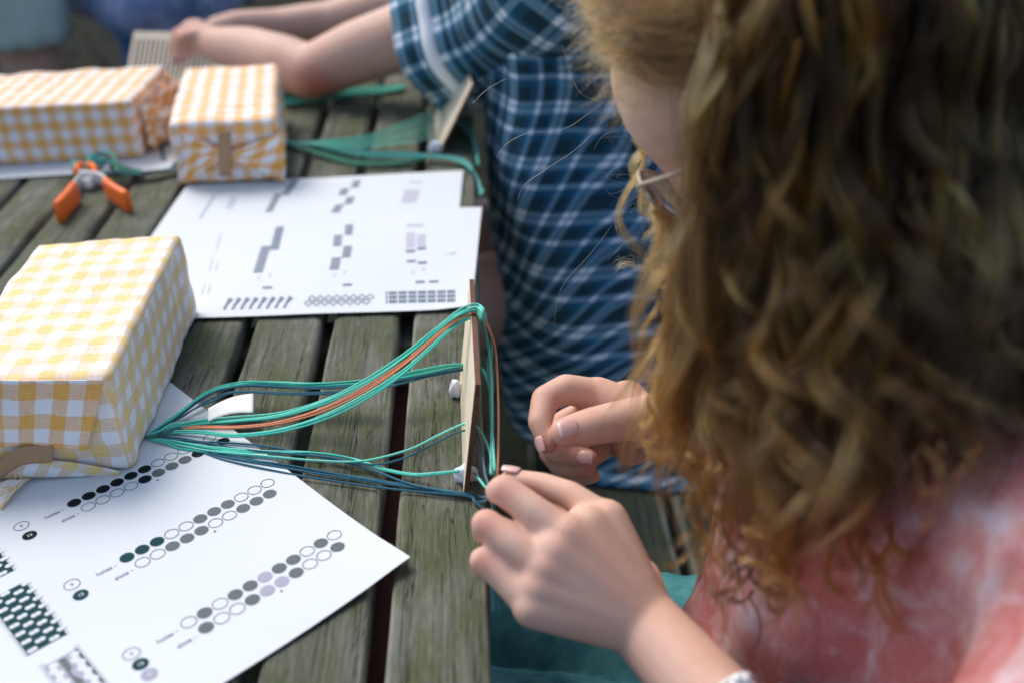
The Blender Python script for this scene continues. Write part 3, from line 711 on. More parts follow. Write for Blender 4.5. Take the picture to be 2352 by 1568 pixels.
strands([hp(1098, 713, .612), hp(1112, 740, .606), PD(1122, 800, .735), PD(1127, 880, .70), PD(1129, 960, .66), PD(1130, 1088, .603)], [(.0, 0), (.0022, 0), (-.0022, 0), (.0042, 0.001), (-.004, 0), (.006, 0), (-.0055, 0)], ['turq', 'green', 'turq', 'green', 'turq'], W_, .0008)
low = [K0, P(400, 1018, .004), P(490, 1034, .005), P(600, 1046, .006), P(720, 1058, .006), P(830, 1058, .007), P(930, 1033, .014), P(1000, 1000, .024), hp(1050, 979, .566), hp(1078, 974, .566), hp(1098, 983, .562), PD(1112, 1003, .655), PD(1126, 1040, .635), PD(1132, 1086, .605)]
strands(low, [(0, 0)], ['mint'], W_)
low2 = [K0, P(405, 1012, .004), P(500, 1026, .005), P(620, 1037, .006), P(720, 1040, .006), P(810, 1052, .005), P(880, 1074, .005), P(950, 1087, .005), P(1020, 1085, .009), hp(1072, 1080, .540), hp(1090, 1086, .538), PD(1108, 1108, .62), PD(1126, 1130, .60)]
strands(low2, [(0, 0), (-.001, .0)], ['mint', 'turq'], W_)
low3 = [K0, P(420, 1005, .004), P(520, 1024, .005), P(640, 1040, .0075), P(760, 1052, .005), P(850, 1066, .006), P(920, 1052, .010), P(1000, 1015, .019), hp(1050, 993, .562), hp(1078, 990, .562), hp(1097, 1000, .56), PD(1108, 1040, .645), PD(1115, 1090, .62), PD(1128, 1125, .60)]
strands(low3, [(0, 0)], ['teal'], W_)
bot = lambda o: [K0, P(420, 1020 + o * .2, .003), P(520, 1052 + o * .6, .003), P(640, 1075 + o, .003), P(780, 1097 + o, .0025), P(920, 1117 + o * .8, .0025), P(1040, 1133 + o * .4, .0025), P(1078, 1138 + o * .3, .002), P(1105, 1143 + o, .003), PD(1130, 1140, .62)]
strands(bot(-3), [(0, 0), (.0012, .0006), (.0022, 0)], ['teal'], W_); strands(bot(8), [(0, 0)], ['teal'], W_)
strands([K0, P(430, 1010, .004), P(540, 1018, .004), P(640, 1030, .004), P(730, 1046, .004), P(840, 1073, .004), P(960, 1117, .003), P(1075, 1136, .002), P(1090, 1150, .003), P(1112, 1168, .001)], [(0, 0)], ['teal'], W_)
strands([K0, P(380, 1014, .0035), P(450, 1030, .003), P(540, 1040, .004), P(660, 1052, .005)], [(0, 0), (.002, 0), (-.002, 0)], ['turq', 'mint', 'turq'], W_)
strands([K0, P(372, 990, .006), P(420, 975, .005), P(500, 968, .005), P(600, 966, .007)], [(0, 0), (.002, .001), (-.003, 0), (-.0045, 0)], ['turq', 'mint', 'teal', 'green'], W_)
# loose yarn ends hanging from the hand beside the board edge
for dx, c in ((0, 'teal'), (8, 'green'), (-7, 'teal'), (14, 'teal')):
    strands([PD(1130, 1130, .60), PD(1132 + dx * .4, 1200, .605), PD(1139 + dx, 1300, .61), PD(1149 + dx * 1.4, 1400, .61), PD(1155 + dx * 1.3, 1500, .61), PD(1166 + dx * 2, 1640, .61)], [(0, 0)], [c], W_, .0006)
# fuzz on the woollen strands
fz = bpy.data.hair_curves.new('yarn_fuzz'); segs = []
for o in [c for c in W_.children if c.name.startswith('yarn_strand')]:
    me = o.data; nv = len(me.vertices)
    for _ in range(46):
        vtx = me.vertices[random.randrange(nv)]; p = vtx.co.copy(); d = vtx.normal.copy() + Vector((random.gauss(0, .8), random.gauss(0, .8), random.gauss(0, .8))); d.normalize(); L = random.uniform(.0006, .0022)
        segs.append([p, p + d * L * .5, p + d * L + Vector((random.gauss(0, 1), random.gauss(0, 1), random.gauss(0, 1))) * L * .35])
fz.add_curves([3] * len(segs)); fz.attributes['position'].data.foreach_set('vector', np.array([[tuple(q) for q in s] for s in segs], np.float32).ravel())
ra = fz.attributes.new('radius', 'FLOAT', 'POINT'); ra.data.foreach_set('value', np.full(len(segs) * 3, .00004, np.float32)); fz.materials.append(mat('wool_fuzz', (.25, .55, .48), .9))
tag(link('yarn_fuzz', fz, W_), kind='stuff')

# folded paper tag under the top strands
def tagfn(u, v):
    x = 478 + 104 * u; y = 938 - 34 * u + (30 + 14 * u) * v - 8 * math.sin(u * 3.1); z = .012 - .004 * v + .004 * u
    p = P(x, y, z); return p, Vector((0, 0, 1))
G_ = thing('paper_tag', 'creased scrap of white paper tucked under the upper teal yarn', 'paper', P(530, 930))
patch('folded_strip', tagfn, 12, 6, .0003, M['scrap'], G_, lambda u, v: (u, v))

# ------------------------------------------------------------------ spring clamp
K = thing('spring_clamp', 'metal spring clamp with orange rubber handle tips, lying by the board gap', 'clamp', P(205, 425))
def strip(name, pts, z0, z1, th, mt, r=.002):
    """upright flat strip swept along ground points"""
    pa = catmull([(p.x, p.y, 0) for p in pts], 8); vs = []; fs = []
    Tn = np.gradient(pa, axis=0); Tn /= np.linalg.norm(Tn, axis=1)[:, None]; nn = np.c_[-Tn[:, 1], Tn[:, 0], np.zeros(len(pa))]
    prof = []
    for cx, cz, a0 in ((th / 2 - .4 * th, z1 - r, 0), (-(th / 2 - .4 * th), z1 - r, 90), (-(th / 2 - .4 * th), z0 + r, 180), (th / 2 - .4 * th, z0 + r, 270)):
        for q in range(4): a = R(a0 + q * 30); prof.append((cx + .4 * th * math.cos(a), cz + r * math.sin(a)))
    S = len(prof)
    for i in range(len(pa)):
        for (x, z) in prof: vs.append(pa[i] + nn[i] * x + np.array([0, 0, z]))
    for i in range(len(pa) - 1):
        for s in range(S): fs.append((i * S + s, i * S + (s + 1) % S, (i + 1) * S + (s + 1) % S, (i + 1) * S + s))
    fs.append(tuple(reversed(range(S)))); fs.append(tuple((len(pa) - 1) * S + s for s in range(S)))
    return mesh(name, vs, fs, mt, K)
strip('jaw_arm', [P(186, 428), P(197, 430), P(212, 432), P(232, 433), P(252, 445), P(268, 470)], .004, .019, .0022, M['steel'])
strip('jaw_arm', [P(226, 424), P(214, 428), P(200, 430), P(186, 438), P(172, 460), P(160, 482)], .002, .0165, .0022, M['steel'])
strip('handle_tip', [P(252, 456), P(270, 470), P(286, 480), P(301, 489)], .000, .0235, .007, M['orange'], .0032)
strip('handle_tip', [P(180, 466), P(168, 482), P(156, 496), P(141, 514)], .000, .0235, .007, M['orange'], .0032)
strip('jaw_pad', [P(214, 412), P(223, 418), P(230, 428)], .003, .021, .006, M['orange'], .003)
strip('jaw_pad', [P(196, 412), P(188, 418), P(183, 430)], .003, .021, .006, M['orange'], .003)
sp = [(P(207, 438).x + .0042 * math.cos(a), P(207, 438).y + .0042 * math.sin(a), .003 + .0016 * a / 6.28) for a in np.linspace(0, 6.28 * 7, 100)]
tube('spring', sp, .0006, M['steel'], K, 6)
YK = thing('yarn_bundle', 'teal and green yarn looped at the spring clamp and running behind the middle parcel', 'yarn', P(240, 400))
for i in range(7):
    a0 = i * .9; c = P(205 + 6 * i, 408 - 1.5 * i)
    lp = [(c.x + (.016 + .003 * math.sin(i)) * math.cos(a), c.y + .010 * math.sin(a), .008 + .008 * (1 + math.sin(a * 2 + a0)) / 2 + .001 * i) for a in np.linspace(a0, a0 + 5.2, 24)]
    tube('yarn_strand', lp, .0013, M['teal' if i % 2 else 'turq'], YK, 6)
for i in range(6):
    strands([P(225 + 3 * i, 402, .008 + .001 * i), P(262, 400 + i, .009), P(300, 403 + i * 1.6, .006), P(350, 398 + i * 1.5, .005), P(405, 385 + i * 1.8, .005), P(460, 372, .003)], [(0, .001 * i)], ['teal', 'turq', 'teal'], YK, .0012)
for i in range(5):
    strands([P(252 + 4 * i, 388, .004), P(262 + 2 * i, 374 + 4 * i, .014), P(290, 386 + 3 * i, .010), P(325, 392 + 2 * i, .006)], [(0, 0)], ['green'], YK, .0014)

# ------------------------------------------------------------------ far yarn and far heddle
hf0 = P(1010, 352, .001); basev = (P(1004, 307, .001) - hf0).normalized(); fupv = Vector((.50, -.02, .86)); fupv = (fupv - basev * fupv.dot(basev)).normalized()
heddle('rigid_heddle', 'blurred pale plywood heddle leaning by the plaid sleeve at the board edge', hf0, hf0 + basev * .14, fupv, .137, .086, .0035, False)
blob('putty_blob', hf0 + Vector((-.004, .004, .005)), .0075, 'blurred white putty lump at the foot of the far plywood heddle', 1.1, 1, 1.1, 8)
YF = thing('yarn_warp', 'blurred green and teal yarn spread from the middle parcel to the far heddle', 'yarn', P(670, 330))
K1 = P(640, 322, .004)
for i in range(14):
    y = 232 + i * 6.2
    strands([K1, P(700, 327 + i * .4, .006), P(790, 318 + i * 1.6, .012), P(880, 300 + i * 2.8, .020), P(960, 268 + i * 4.4, .030), PD(1040 - i * 2.5, y, 1.30 - .004 * i)], [(0, 0)], [['mint', 'green', 'turq', 'mint', 'green'][i % 5]], YF, .00038)
for i in range(7):
    strands([K1, P(720, 330 + i, .005), P(830, 346 + i * 2, .006), P(930, 352 + i * 2, .008), P(1000, 356 + i, .008), P(1050, 362 + i * 1.3, .007), P(1080, 378 + i * 2, .006), PD(1096, 420, 1.13), PD(1106 + i, 500, 1.10), PD(1112, 575 + i * 3, 1.12), PD(1120 + i, 660, 1.15)], [(0, .0)], [['teal', 'turq', 'teal', 'mint', 'green'][i % 5]], YF, .0007)
for i in range(4): strands([K1, P(700, 340 + i * 2, .005), P(800, 366 + i * 3, .004), P(880, 374 + i * 2, .004), P(980, 364 + i, .006)], [(0, 0)], ['green'], YF, .001)
for i in range(6): strands([PD(1040, 250 + i * 10, 1.30), PD(1070, 270 + i * 12, 1.27), PD(1092, 330 + i * 8, 1.22), PD(1100, 400, 1.16)], [(0, 0)], ['turq', 'teal'], YF, .001)
YB = thing('yarn_bundle', 'blurred green yarn lying on the boards under the bare elbow', 'yarn', P(780, 215))
for i in range(9): strands([P(560, 225 + i * 3, .004), P(680, 214 + i * 3.2, .005), P(780, 207 + i * 2.4, .005), P(870, 200 + i * 2, .004), P(930, 196 + i, .004)], [(0, 0)], [['green', 'turq'][i % 2]], YB, .0013)
# comb-like heddle held in the fist: built facing the viewer
hc0 = PD(286, 200, 1.47); hc1 = PD(430, 206, 1.44); hcu = (PD(256, 72, 1.49) - hc0).normalized(); bx_ = (hc1 - hc0).normalized(); hcu = (hcu - bx_ * hcu.dot(bx_)).normalized()
heddle('rigid_heddle', 'pale slotted wooden heddle held in the fist above the far parcels', hc0, hc1, hcu, .140, .080, .003, n=17, allslots=True)

# ================================================================== PEOPLE
def chain(pts): return [(pts[i][0], pts[i + 1][0], pts[i][1], pts[i + 1][1]) for i in range(len(pts) - 1)]
def jp(px, py, d, r): return (PD(px, py, d), r * .94)
# ---------------- seated girl in the foreground
GP = thing('person', 'girl with long curly light brown hair in a pink tie-dye shirt, threading yarn', 'person', (.25, .35, -.30))
# near (left) hand, back of the hand towards the viewer
wl = PD(1478, 1432, .560)
idx = [jp(1392, 1196, .575, .0105), jp(1310, 1136, .585, .0085), jp(1245, 1112, .592, .0075), jp(1172, 1098, .598, .0062)]
midf = [jp(1300, 1232, .556, .0112), jp(1228, 1176, .560, .0098), jp(1158, 1124, .568, .0092), jp(1143, 1128, .592, .0078), jp(1165, 1140, .612, .0065)]
rng_ = [jp(1252, 1306, .549, .0110), jp(1180, 1250, .553, .0094), jp(1117, 1202, .560, .0088), jp(1112, 1222, .584, .0075), jp(1150, 1232, .602, .0062)]
lit = [jp(1226, 1392, .546, .0100), jp(1160, 1330, .552, .0082), jp(1108, 1286, .556, .0078), jp(1112, 1306, .577, .0066), jp(1150, 1312, .592, .0056)]
thl = [jp(1470, 1330, .592, .012), jp(1380, 1240, .612, .0105), jp(1270, 1165, .618, .0088), jp(1180, 1118, .612, .0075)]
segL = []
for f in (idx, midf, rng_, lit, thl): segL += chain(f)
elbL = PD(2300, 2350, .42)
segL += [(wl, idx[0][0], .0185, .0125), (wl, midf[0][0], .0185, .0128), (wl, rng_[0][0], .0180, .0125), (wl, lit[0][0], .0175, .0115), (wl, thl[0][0], .0175, .0125),
         (PD(1400, 1320, .568), PD(1300, 1340, .562), .0165, .0135),
         (wl, (midf[0][0] + rng_[0][0]) / 2 + FW * .000, .0190, .0136), (wl, (idx[0][0] + midf[0][0]) / 2 + FW * .000, .0190, .0134), (wl, (rng_[0][0] + lit[0][0]) / 2 + FW * .000, .0185, .0126),
         (PD(1392, 1240, .575), PD(1262, 1370, .552), .0108, .0095)]
segL += [(wl, wl + (elbL - wl) * .5, .0200, .0245), (wl + (elbL - wl) * .5, elbL, .0245, .030)]
meL = capsules(segL, .00135, 20)
# far (right) hand, palm and thumb towards the viewer
wr = PD(1532, 990, .672)
ri = [jp(1372, 908, .676, .0118), jp(1300, 892, .668, .0102), jp(1252, 916, .660, .0094), jp(1240, 968, .650, .0082), jp(1258, 1020, .645, .0066)]
rt = [jp(1490, 958, .652, .0155), jp(1418, 966, .644, .0132), jp(1352, 980, .638, .0122), jp(1296, 992, .634, .0098)]
rm = [jp(1388, 935, .688, .0112), jp(1300, 968, .684, .0092), jp(1255, 1000, .676, .0086), jp(1275, 1036, .666, .0080), jp(1352, 1052, .658, .0066)]
rr_ = [jp(1396, 970, .700, .0105), jp(1300, 1018, .696, .0086), jp(1262, 1040, .690, .008), jp(1288, 1070, .681, .0075), jp(1350, 1078, .674, .0062)]
rl = [jp(1410, 1005, .708, .0095), jp(1340, 1062, .708, .0075), jp(1305, 1082, .703, .007), jp(1325, 1098, .696, .0065), jp(1362, 1092, .690, .0055)]
segR = []
for f in (ri, rt, rm, rr_, rl): segR += chain(f)
elbR = C3(.27, .14, .60)
segR += [(wr, ri[0][0], .0190, .0125), (wr, rm[0][0], .0190, .0122), (wr, rr_[0][0], .0185, .0115), (wr, rl[0][0], .0180, .0105), (wr, rt[0][0], .0180, .0135),
         (PD(1440, 925, .682), PD(1450, 1020, .70), .015, .014)]
segR += [(wr, wr + (elbR - wr) * .5, .0205, .0250), (wr + (elbR - wr) * .5, elbR, .0250, .030)]
meR = capsules(segR, .00135, 14)
# head, face and neck: f = facing, hu = towards the crown, hs = her left side
HC = PD(1842, 190, .548)
hf = (-RT * .62 - UP * .49 + FW * .61).normalized(); hs0 = (-FW * .77 - RT * .60 - UP * .20); hs = (hs0 - hf * hs0.dot(hf)).normalized(); hu = hf.cross(hs).normalized()
if hu.dot(UP) < 0: hu = -hu
def hp3(f, s, u): return HC + hf * f + hs * s + hu * u
hd = []
hd += [(hp3(-.022, 0, .028), hp3(.018, 0, .030), .078, .072), (hp3(.030, 0, .018), hp3(.034, 0, -.005), .060, .054), (hp3(.040, .0, -.045), hp3(.046, 0, -.070), .042, .030)]
for s in (-1, 1):
    hd += [(hp3(.052, s * .030, -.022), hp3(.040, s * .040, -.035), .024, .026), (hp3(.064, s * .022, .014), hp3(.056, s * .040, .012), .014, .012), (hp3(.000, s * .050, -.050), hp3(.045, s * .018, -.082), .020, .018),
           (hp3(-.01, s * .072, -.005), hp3(-.012, s * .074, -.028), .012, .009)]
hd += [(hp3(.078, 0, .004), hp3(.096, 0, -.032), .0085, .0105), (hp3(.088, -.009, -.036), hp3(.088, .009, -.036), .008, .008), (hp3(.080, -.014, -.060), hp3(.080, .014, -.060), .0065, .0065), (hp3(.077, -.012, -.070), hp3(.077, .012, -.070), .007, .007), (hp3(.068, -.008, -.092), hp3(.068, .008, -.092), .014, .014)]
NK = C3(.195, .015, .555)
hd += [(hp3(-.03, 0, -.03), NK, .048, .050)]
meH = capsules(hd, .0026, 10)
# torso, legs under the clothes
shL = C3(.252, .116, .455); shR = C3(.170, -.02, .685); pel = C3(.238, .28, .72)
meT = capsules([(NK, (NK + pel) / 2, .055, .080), ((NK + pel) / 2, pel, .080, .085), (shL, shR, .038, .038), (shL, elbL, .034, .029), (shR, elbR, .034, .029),
                (pel + Vector((0, -.06, -.02)), C3(-.11, .275, .745), .062, .045), (pel + Vector((0, .07, -.02)), C3(-.11, .235, .87), .062, .045),
                (C3(-.11, .275, .745), C3(-.11, .275, .745) + Vector((.02, .02, -.40)), .045, .032), (C3(-.11, .235, .87), C3(-.11, .235, .87) + Vector((.02, .02, -.40)), .045, .032)], .008, 6)
reds = [(midf[2][0] + FW * -.006, .008, .5), (rng_[2][0] - FW * .006, .008, .55), (lit[2][0] - FW * .006, .007, .5), (midf[0][0] - FW * .01, .010, .22), (rng_[0][0] - FW * .01, .010, .22),
        (ri[4][0], .009, .7), (rt[3][0], .012, .45), (rm[4][0], .011, .55), (rr_[4][0], .010, .55), (ri[2][0], .012, .25), (rt[2][0], .012, .3), (hp3(.106, 0, -.032), .014, .65), (hp3(.060, .04, -.03), .022, .45), (hp3(.09, 0, -.062), .016, .7), (wr, .03, .18)]
body('body', [meL, meR, meH, meT], M['skin'], GP, reds)
def nail(c, along, nrm, L, Wd, parent, curl=.25):
    along = along.normalized(); nrm = (nrm - along * nrm.dot(along)).normalized(); sd_ = along.cross(nrm); vs = []; fs = []; n1, n2 = 8, 8
    for i in range(n1 + 1):
        for j in range(n2 + 1):
            u = -1 + 2 * i / n1; v = -1 + 2 * j / n2; ww = Wd / 2 * (1 - .12 * max(0, u)) * (1 - .22 * u ** 6 if u > 0 else 1 - .35 * u ** 4)
            vs.append(c + along * (u * L / 2) + sd_ * (v * ww) + nrm * (.0009 * (1 - v * v) * 1.6 - .0004 * u * u))
    for i in range(n1):
        for j in range(n2): a = i * (n2 + 1) + j; fs.append((a, a + n2 + 1, a + n2 + 2, a + 1))
    o = mesh('fingernail', vs, fs, [M['nail'], M['nailtip']], parent)
    for i, p in enumerate(o.data.polygons): p.material_index = 1 if (i // n2) >= n1 - 1 else 0
    so_ = o.modifiers.new('s', 'SOLIDIFY'); so_.thickness = .0005; so_.offset = 0
    return o
def put_nail(j, k_, view, rr, L, Wd, back=.15):
    a = j[k_][0] - j[k_ - 1][0]; n_ = view; c = j[k_][0] + a.normalized() * (-.0005) + (n_ - a.normalized() * n_.dot(a.normalized())).normalized() * (rr * .96)
    nail(c, a, n_, L, Wd, GP)
put_nail(rt, 3, (-FW + UP * .35), .0092, .0125, .0108)
put_nail(rm, 4, (-FW + UP * .15), .0062, .0100, .0085)
put_nail(ri, 4, (-FW * .6 - RT * .75), .0064, .0098, .0082)
put_nail(idx, 3, (-FW * .25 + UP * 1), .0060, .0105, .0082)
# eyes
for s in (-1, 1):
    c = hp3(.062, s * .030, -.002); bm = bmesh.new(); bmesh.ops.create_uvsphere(bm, u_segments=16, v_segments=10, radius=.012); bmesh.ops.translate(bm, vec=c, verts=bm.verts); fromb('eye', bm, M['white'], GP, True)
# ear is part of the head; glasses sit on the nose
GL = thing('eyeglasses', 'clear pinkish plastic eyeglasses with a pale temple arm on the bowed face', 'glasses', hp3(.095, 0, .0))
for s in (-1, 1):
    c = hp3(.088, s * .031, -.006); an = np.linspace(0, 2 * math.pi, 28)
    lp = [c + hs * (.021 * math.cos(a)) + hu * (.016 * math.sin(a)) - hf * (.006 * abs(math.cos(a)) if (math.cos(a) * s) > 0 else 0) for a in an]
    tube('rim', [tuple(q) for q in lp], .0011, M['glasses'], GL, 8)
    vs = [c] + [tuple(q) for q in lp[:-1]]; mesh('lens', vs, [(0, i + 1, (i + 1) % 27 + 1) for i in range(27)], M['lens'], GL).modifiers.new('s', 'SOLIDIFY').thickness = .001
    # temple arm from the hinge back over the ear
    tube('temple', [tuple(q) for q in catmull([c + hs * s * .021 - hf * .004 + hu * .006, hp3(.045, s * .065, -.014), hp3(.0, s * .079, -.020), hp3(-.02, s * .078, -.038)], 8)], .0012, M['glasses'], GL, 8)
tube('bridge', [tuple(hp3(.089, -.010, .002)), tuple(hp3(.096, 0, .005)), tuple(hp3(.089, .010, .002))], .0017, M['glasses'], GL, 8)

# clothes
def cloth(name, segs, mt, parent, voxel=.004, smooth=6, amp=.004, sc_=14, folds=(), gaps_=None, fine=0):
    me = capsules(segs, voxel, smooth); v, f = mesh_arrays(me); nn = np.zeros(len(v) * 3); me.vertices.foreach_get('normal', nn); nn = nn.reshape(-1, 3); out = v.copy()
    for i in range(len(v)):
        p = Vector(v[i]); d = amp * (noise.noise(p * sc_) + .5 * (1 - 2 * abs(noise.noise(Vector((p.x * sc_ * 1.7, p.y * sc_ * 1.2, p.z * sc_ * .8)) + Vector((9, 0, 0))))))
        for (a, b, wd, dep) in folds:
            t = max(0, min(1, (p - a).dot(b - a) / (b - a).length_squared)); q = a + (b - a) * t; ds = (p - q).length
            d += -dep * math.exp(-(ds / wd) ** 2) + dep * .55 * math.exp(-((ds - 2 * wd) / wd) ** 2)
        out[i] += nn[i] * d
    bpy.data.meshes.remove(me); return mesh(name, out, f, mt, parent)
NK2 = C3(.196, .072, .565)
fold1 = (PD(2130, 1080, .42), PD(1985, 1600, .46), .007, .022)
fold2 = (PD(2352, 1330, .41), PD(2010, 1600, .45), .006, .016)
fold3 = (PD(1720, 1290, .53), PD(1990, 1600, .49), .006, .007)
fold4 = (PD(1700, 1180, .55), PD(1640, 1420, .56), .005, .007)
cloth('shirt', [(NK2, (NK2 + pel) / 2 + Vector((-.012, 0, 0)), .070, .098), ((NK2 + pel) / 2 + Vector((-.012, 0, 0)), pel + Vector((-.01, 0, .02)), .098, .115), (shL + UP * .0, shR, .046, .046), (shL, shL + (elbL - shL) * .62, .047, .056), (shR, shR + (elbR - shR) * .6, .044, .050),
                (shL + (NK2 - shL) * .3, shL + (NK2 - shL) * .3 + Vector((0, .02, -.12)), .05, .07)],
      M['tiedye'], GP, .0034, 6, .0085, 17, [fold1, fold2, fold3, fold4])
cloth('jeans', [(pel + Vector((0, 0, -.02)), pel + Vector((0, 0, -.03)), .098, .098), (pel + Vector((0, -.06, -.02)), C3(-.11, .275, .745), .080, .058), (pel + Vector((0, .07, -.02)), C3(-.11, .235, .87), .080, .058),
                (C3(-.11, .275, .745), C3(-.11, .275, .745) + Vector((.02, .02, -.36)), .058, .045), (C3(-.11, .235, .87), C3(-.11, .235, .87) + Vector((.02, .02, -.36)), .058, .045)], M['denim'], GP, .006, 4, .004, 20)
BR = thing('flower_bracelet', 'small white flower bracelet on the near wrist at the bottom edge', 'bracelet', PD(1690, 1565, .52))
fc = PD(1704, 1574, .503)
for i in range(6):
    a = i * 1.047; c = fc + RT * (.0035 * math.cos(a)) + UP * (.0035 * math.sin(a)); bm = bmesh.new(); bmesh.ops.create_icosphere(bm, subdivisions=2, radius=.0032)
    for v in bm.verts: v.co = Vector((v.co.x, v.co.y, v.co.z)) + c
    fromb('petal', bm, M['white'], BR, True)
wa = wl + (elbL - wl) * .262; ax_ = (elbL - wl).normalized(); s1_ = ax_.cross(FW).normalized(); s2_ = ax_.cross(s1_)
tube('band', [tuple(wa + (s1_ * math.cos(a) + s2_ * math.sin(a)) * .0232) for a in np.linspace(0, 6.2832, 40)], .0012, M['white'], BR, 6)

# ---------------- person in the plaid shirt
PP = thing('person', 'person in a blue plaid shirt leaning bare elbows on the far end of the table', 'person', (.2, 1.2, -.30))
el = (PD(714, 168, 1.375), .0350)
wr2 = PD(492, 112, 1.46)
arm = [(PD(1110, 22, 1.24), .044), (PD(960, 72, 1.31), .042), (PD(820, 122, 1.345), .0395), el, (PD(650, 144, 1.395), .0360), (PD(570, 120, 1.43), .0335), (wr2, .0290)]
seg2 = chain(arm)
fist = [(wr2, PD(450, 98, 1.475), .029, .028), (PD(450, 85, 1.475), PD(440, 135, 1.465), .025, .023)]
for q in range(4): fist += [(PD(448, 72 + q * 17, 1.47), PD(412, 84 + q * 17, 1.455),   .013, .0122), (PD(412, 84 + q * 17, 1.455), PD(408, 92 + q * 16, 1.485), .0122, .0105)]
fist += [(PD(470, 80, 1.455), PD(425, 88, 1.44), .012, .0105)]
arm2 = [(PD(1120, -40, 1.50), .040), (PD(900, 12, 1.56), .034), (PD(760, 50, 1.585), .031), (PD(640, 62, 1.575), .027), (PD(545, 60, 1.55), .022), (PD(500, 72, 1.53), .021)]
pelB = Vector((.20, 1.22, -.20)); nkB = Vector((.14, 1.25, .30)); hdB = nkB + Vector((-.05, 0, .16))
meA = capsules(seg2 + fist + chain(arm2), .0035, 10)
meB = capsules([(nkB, pelB, .06, .10), (nkB, hdB, .05, .085), (hdB, hdB + Vector((-.02, 0, .03)), .085, .09), (Vector((.12, 1.15, .23)), Vector((.13, 1.35, .23)), .045, .045), (Vector((.11, 1.125, .212)), arm[0][0], .042, .042), (Vector((.12, 1.35, .215)), arm2[0][0], .042, .038),
                (pelB, Vector((-.13, 1.12, -.20)), .075, .055), (pelB + Vector((0, .1, 0)), Vector((-.13, 1.34, -.20)), .075, .055), (Vector((-.13, 1.12, -.20)), Vector((-.10, 1.12, -.68)), .05, .035), (Vector((-.13, 1.34, -.20)), Vector((-.10, 1.34, -.68)), .05, .035)], .01, 5)
body('body', [meA, meB], M['skin2'], PP, [(PD(728, 205, 1.345), .030, .95), (PD(408, 100, 1.45), .04, .45), (PD(690, 195, 1.37), .03, .25)])
hb = bpy.data.meshes.new('x'); bpy.data.meshes.remove(hb)
cloth('hair', [(hdB + Vector((.02, 0, .03)), hdB + Vector((0, 0, .045)), .098, .095), (hdB + Vector((.06, 0, .0)), nkB + Vector((.06, 0, .05)), .06, .04)], M['scalp'], PP, .008, 2, .006, 40)
# shirt body as rings with cloth coordinates
def rings(name, rows__, mt, parent, nseg=96, sub=14, foldamp=.006, seed=0, sqr=1.0):
    """rows = (centre, half x, half y)"""
    ctr = catmull([r_[0] for r_ in rows__], sub); rx = catmull([(r_[1], r_[2], 0) for r_ in rows__], sub); vs = []; uv = []; fs = []; L = 0
    for i in range(len(ctr)):
        if i: L += float(np.linalg.norm(ctr[i] - ctr[i - 1]))
        for s in range(nseg + 1):
            a = 2 * math.pi * s / nseg; c_, s__ = math.cos(a), math.sin(a); c_ = math.copysign(abs(c_) ** sqr, c_); s__ = math.copysign(abs(s__) ** sqr, s__)
            f = foldamp * (math.sin(a * 9 + seed + 3 * noise.noise(Vector((L * 6, a, seed)))) * (i / len(ctr)) ** 1.2 + 1.6 * noise.noise(Vector((c_ * 2, s__ * 2, L * 9 + seed))))
            vs.append((ctr[i][0] + (rx[i][0] + f) * c_, ctr[i][1] + (rx[i][1] + f) * s__, ctr[i][2])); uv.append((a * (rx[i][0] + rx[i][1]) / 2 * .9 + .0 * L, -L))
    K_ = nseg + 1
    for i in range(len(ctr) - 1):
        for s in range(nseg): fs.append((i * K_ + s, (i + 1) * K_ + s, (i + 1) * K_ + s + 1, i * K_ + s + 1))
    o = mesh(name, vs, fs, mt, parent, True, uv); so_ = o.modifiers.new('s', 'SOLIDIFY'); so_.thickness = .0015; return o
rings('shirt', [((.15, 1.245, .325), .045, .05), ((.135, 1.245, .30), .085, .13), ((.125, 1.245, .25), .105, .150), ((.120, 1.25, .16), .118, .140), ((.120, 1.245, .06), .118, .140), ((.130, 1.225, -.06), .130, .160), ((.152, 1.205, -.16), .150, .195), ((.180, 1.20, -.225), .180, .238), ((.205, 1.20, -.275), .202, .285), ((.215, 1.20, -.296), .212, .315)], M['plaid'], PP, foldamp=.0065, seed=2, sqr=.72)
# sleeve along the near upper arm, open at the cuff
def sleeve(pts, rr, nseg=64):
    pth = [Vector(q) for q in catmull(pts, 16)]; rads = catmull([(q, 0, 0) for q in rr], 16)[:, 0]; ni = len(pth) - 1; vs = []; uv = []; fs = []; L = 0; e1 = None
    for i in range(ni + 1):
        t = i / ni; c = pth[i]; ax = (pth[min(i + 1, ni)] - pth[max(i - 1, 0)]).normalized(); L += (pth[i] - pth[i - 1]).length if i else 0
        e1 = ax.cross(Vector((0, 0, 1))).normalized() if e1 is None else (e1 - ax * e1.dot(ax)).normalized(); e2 = ax.cross(e1)
        for s in range(nseg + 1):
            an = 2 * math.pi * s / nseg; f = .004 * noise.noise(Vector((math.cos(an) * 2, math.sin(an) * 2, t * 6))) + .0035 * t * math.sin(an * 5 + 1)
            d = e1 * math.cos(an) + e2 * math.sin(an); droop = Vector((0, 0, -.016 * t * max(0, -d.z)))
            vs.append(c + d * (rads[i] + f) + droop); uv.append((an * .055, L))
    K_ = nseg + 1
    for i in range(ni):
        for s in range(nseg): fs.append((i * K_ + s, (i + 1) * K_ + s, (i + 1) * K_ + s + 1, i * K_ + s + 1))
    return vs, fs, uv, K_
sb = PD(992, 98, 1.275)
v_, f_, u_, K_ = sleeve([Vector((.150, 1.19, .235)), Vector((.100, 1.125, .215)), PD(1165, 22, 1.205), sb], [.088, .084, .078, .070])
slv = mesh('sleeve', v_, f_, M['plaid'], PP, True, u_); slv.modifiers.new('s', 'SOLIDIFY').thickness = .0016
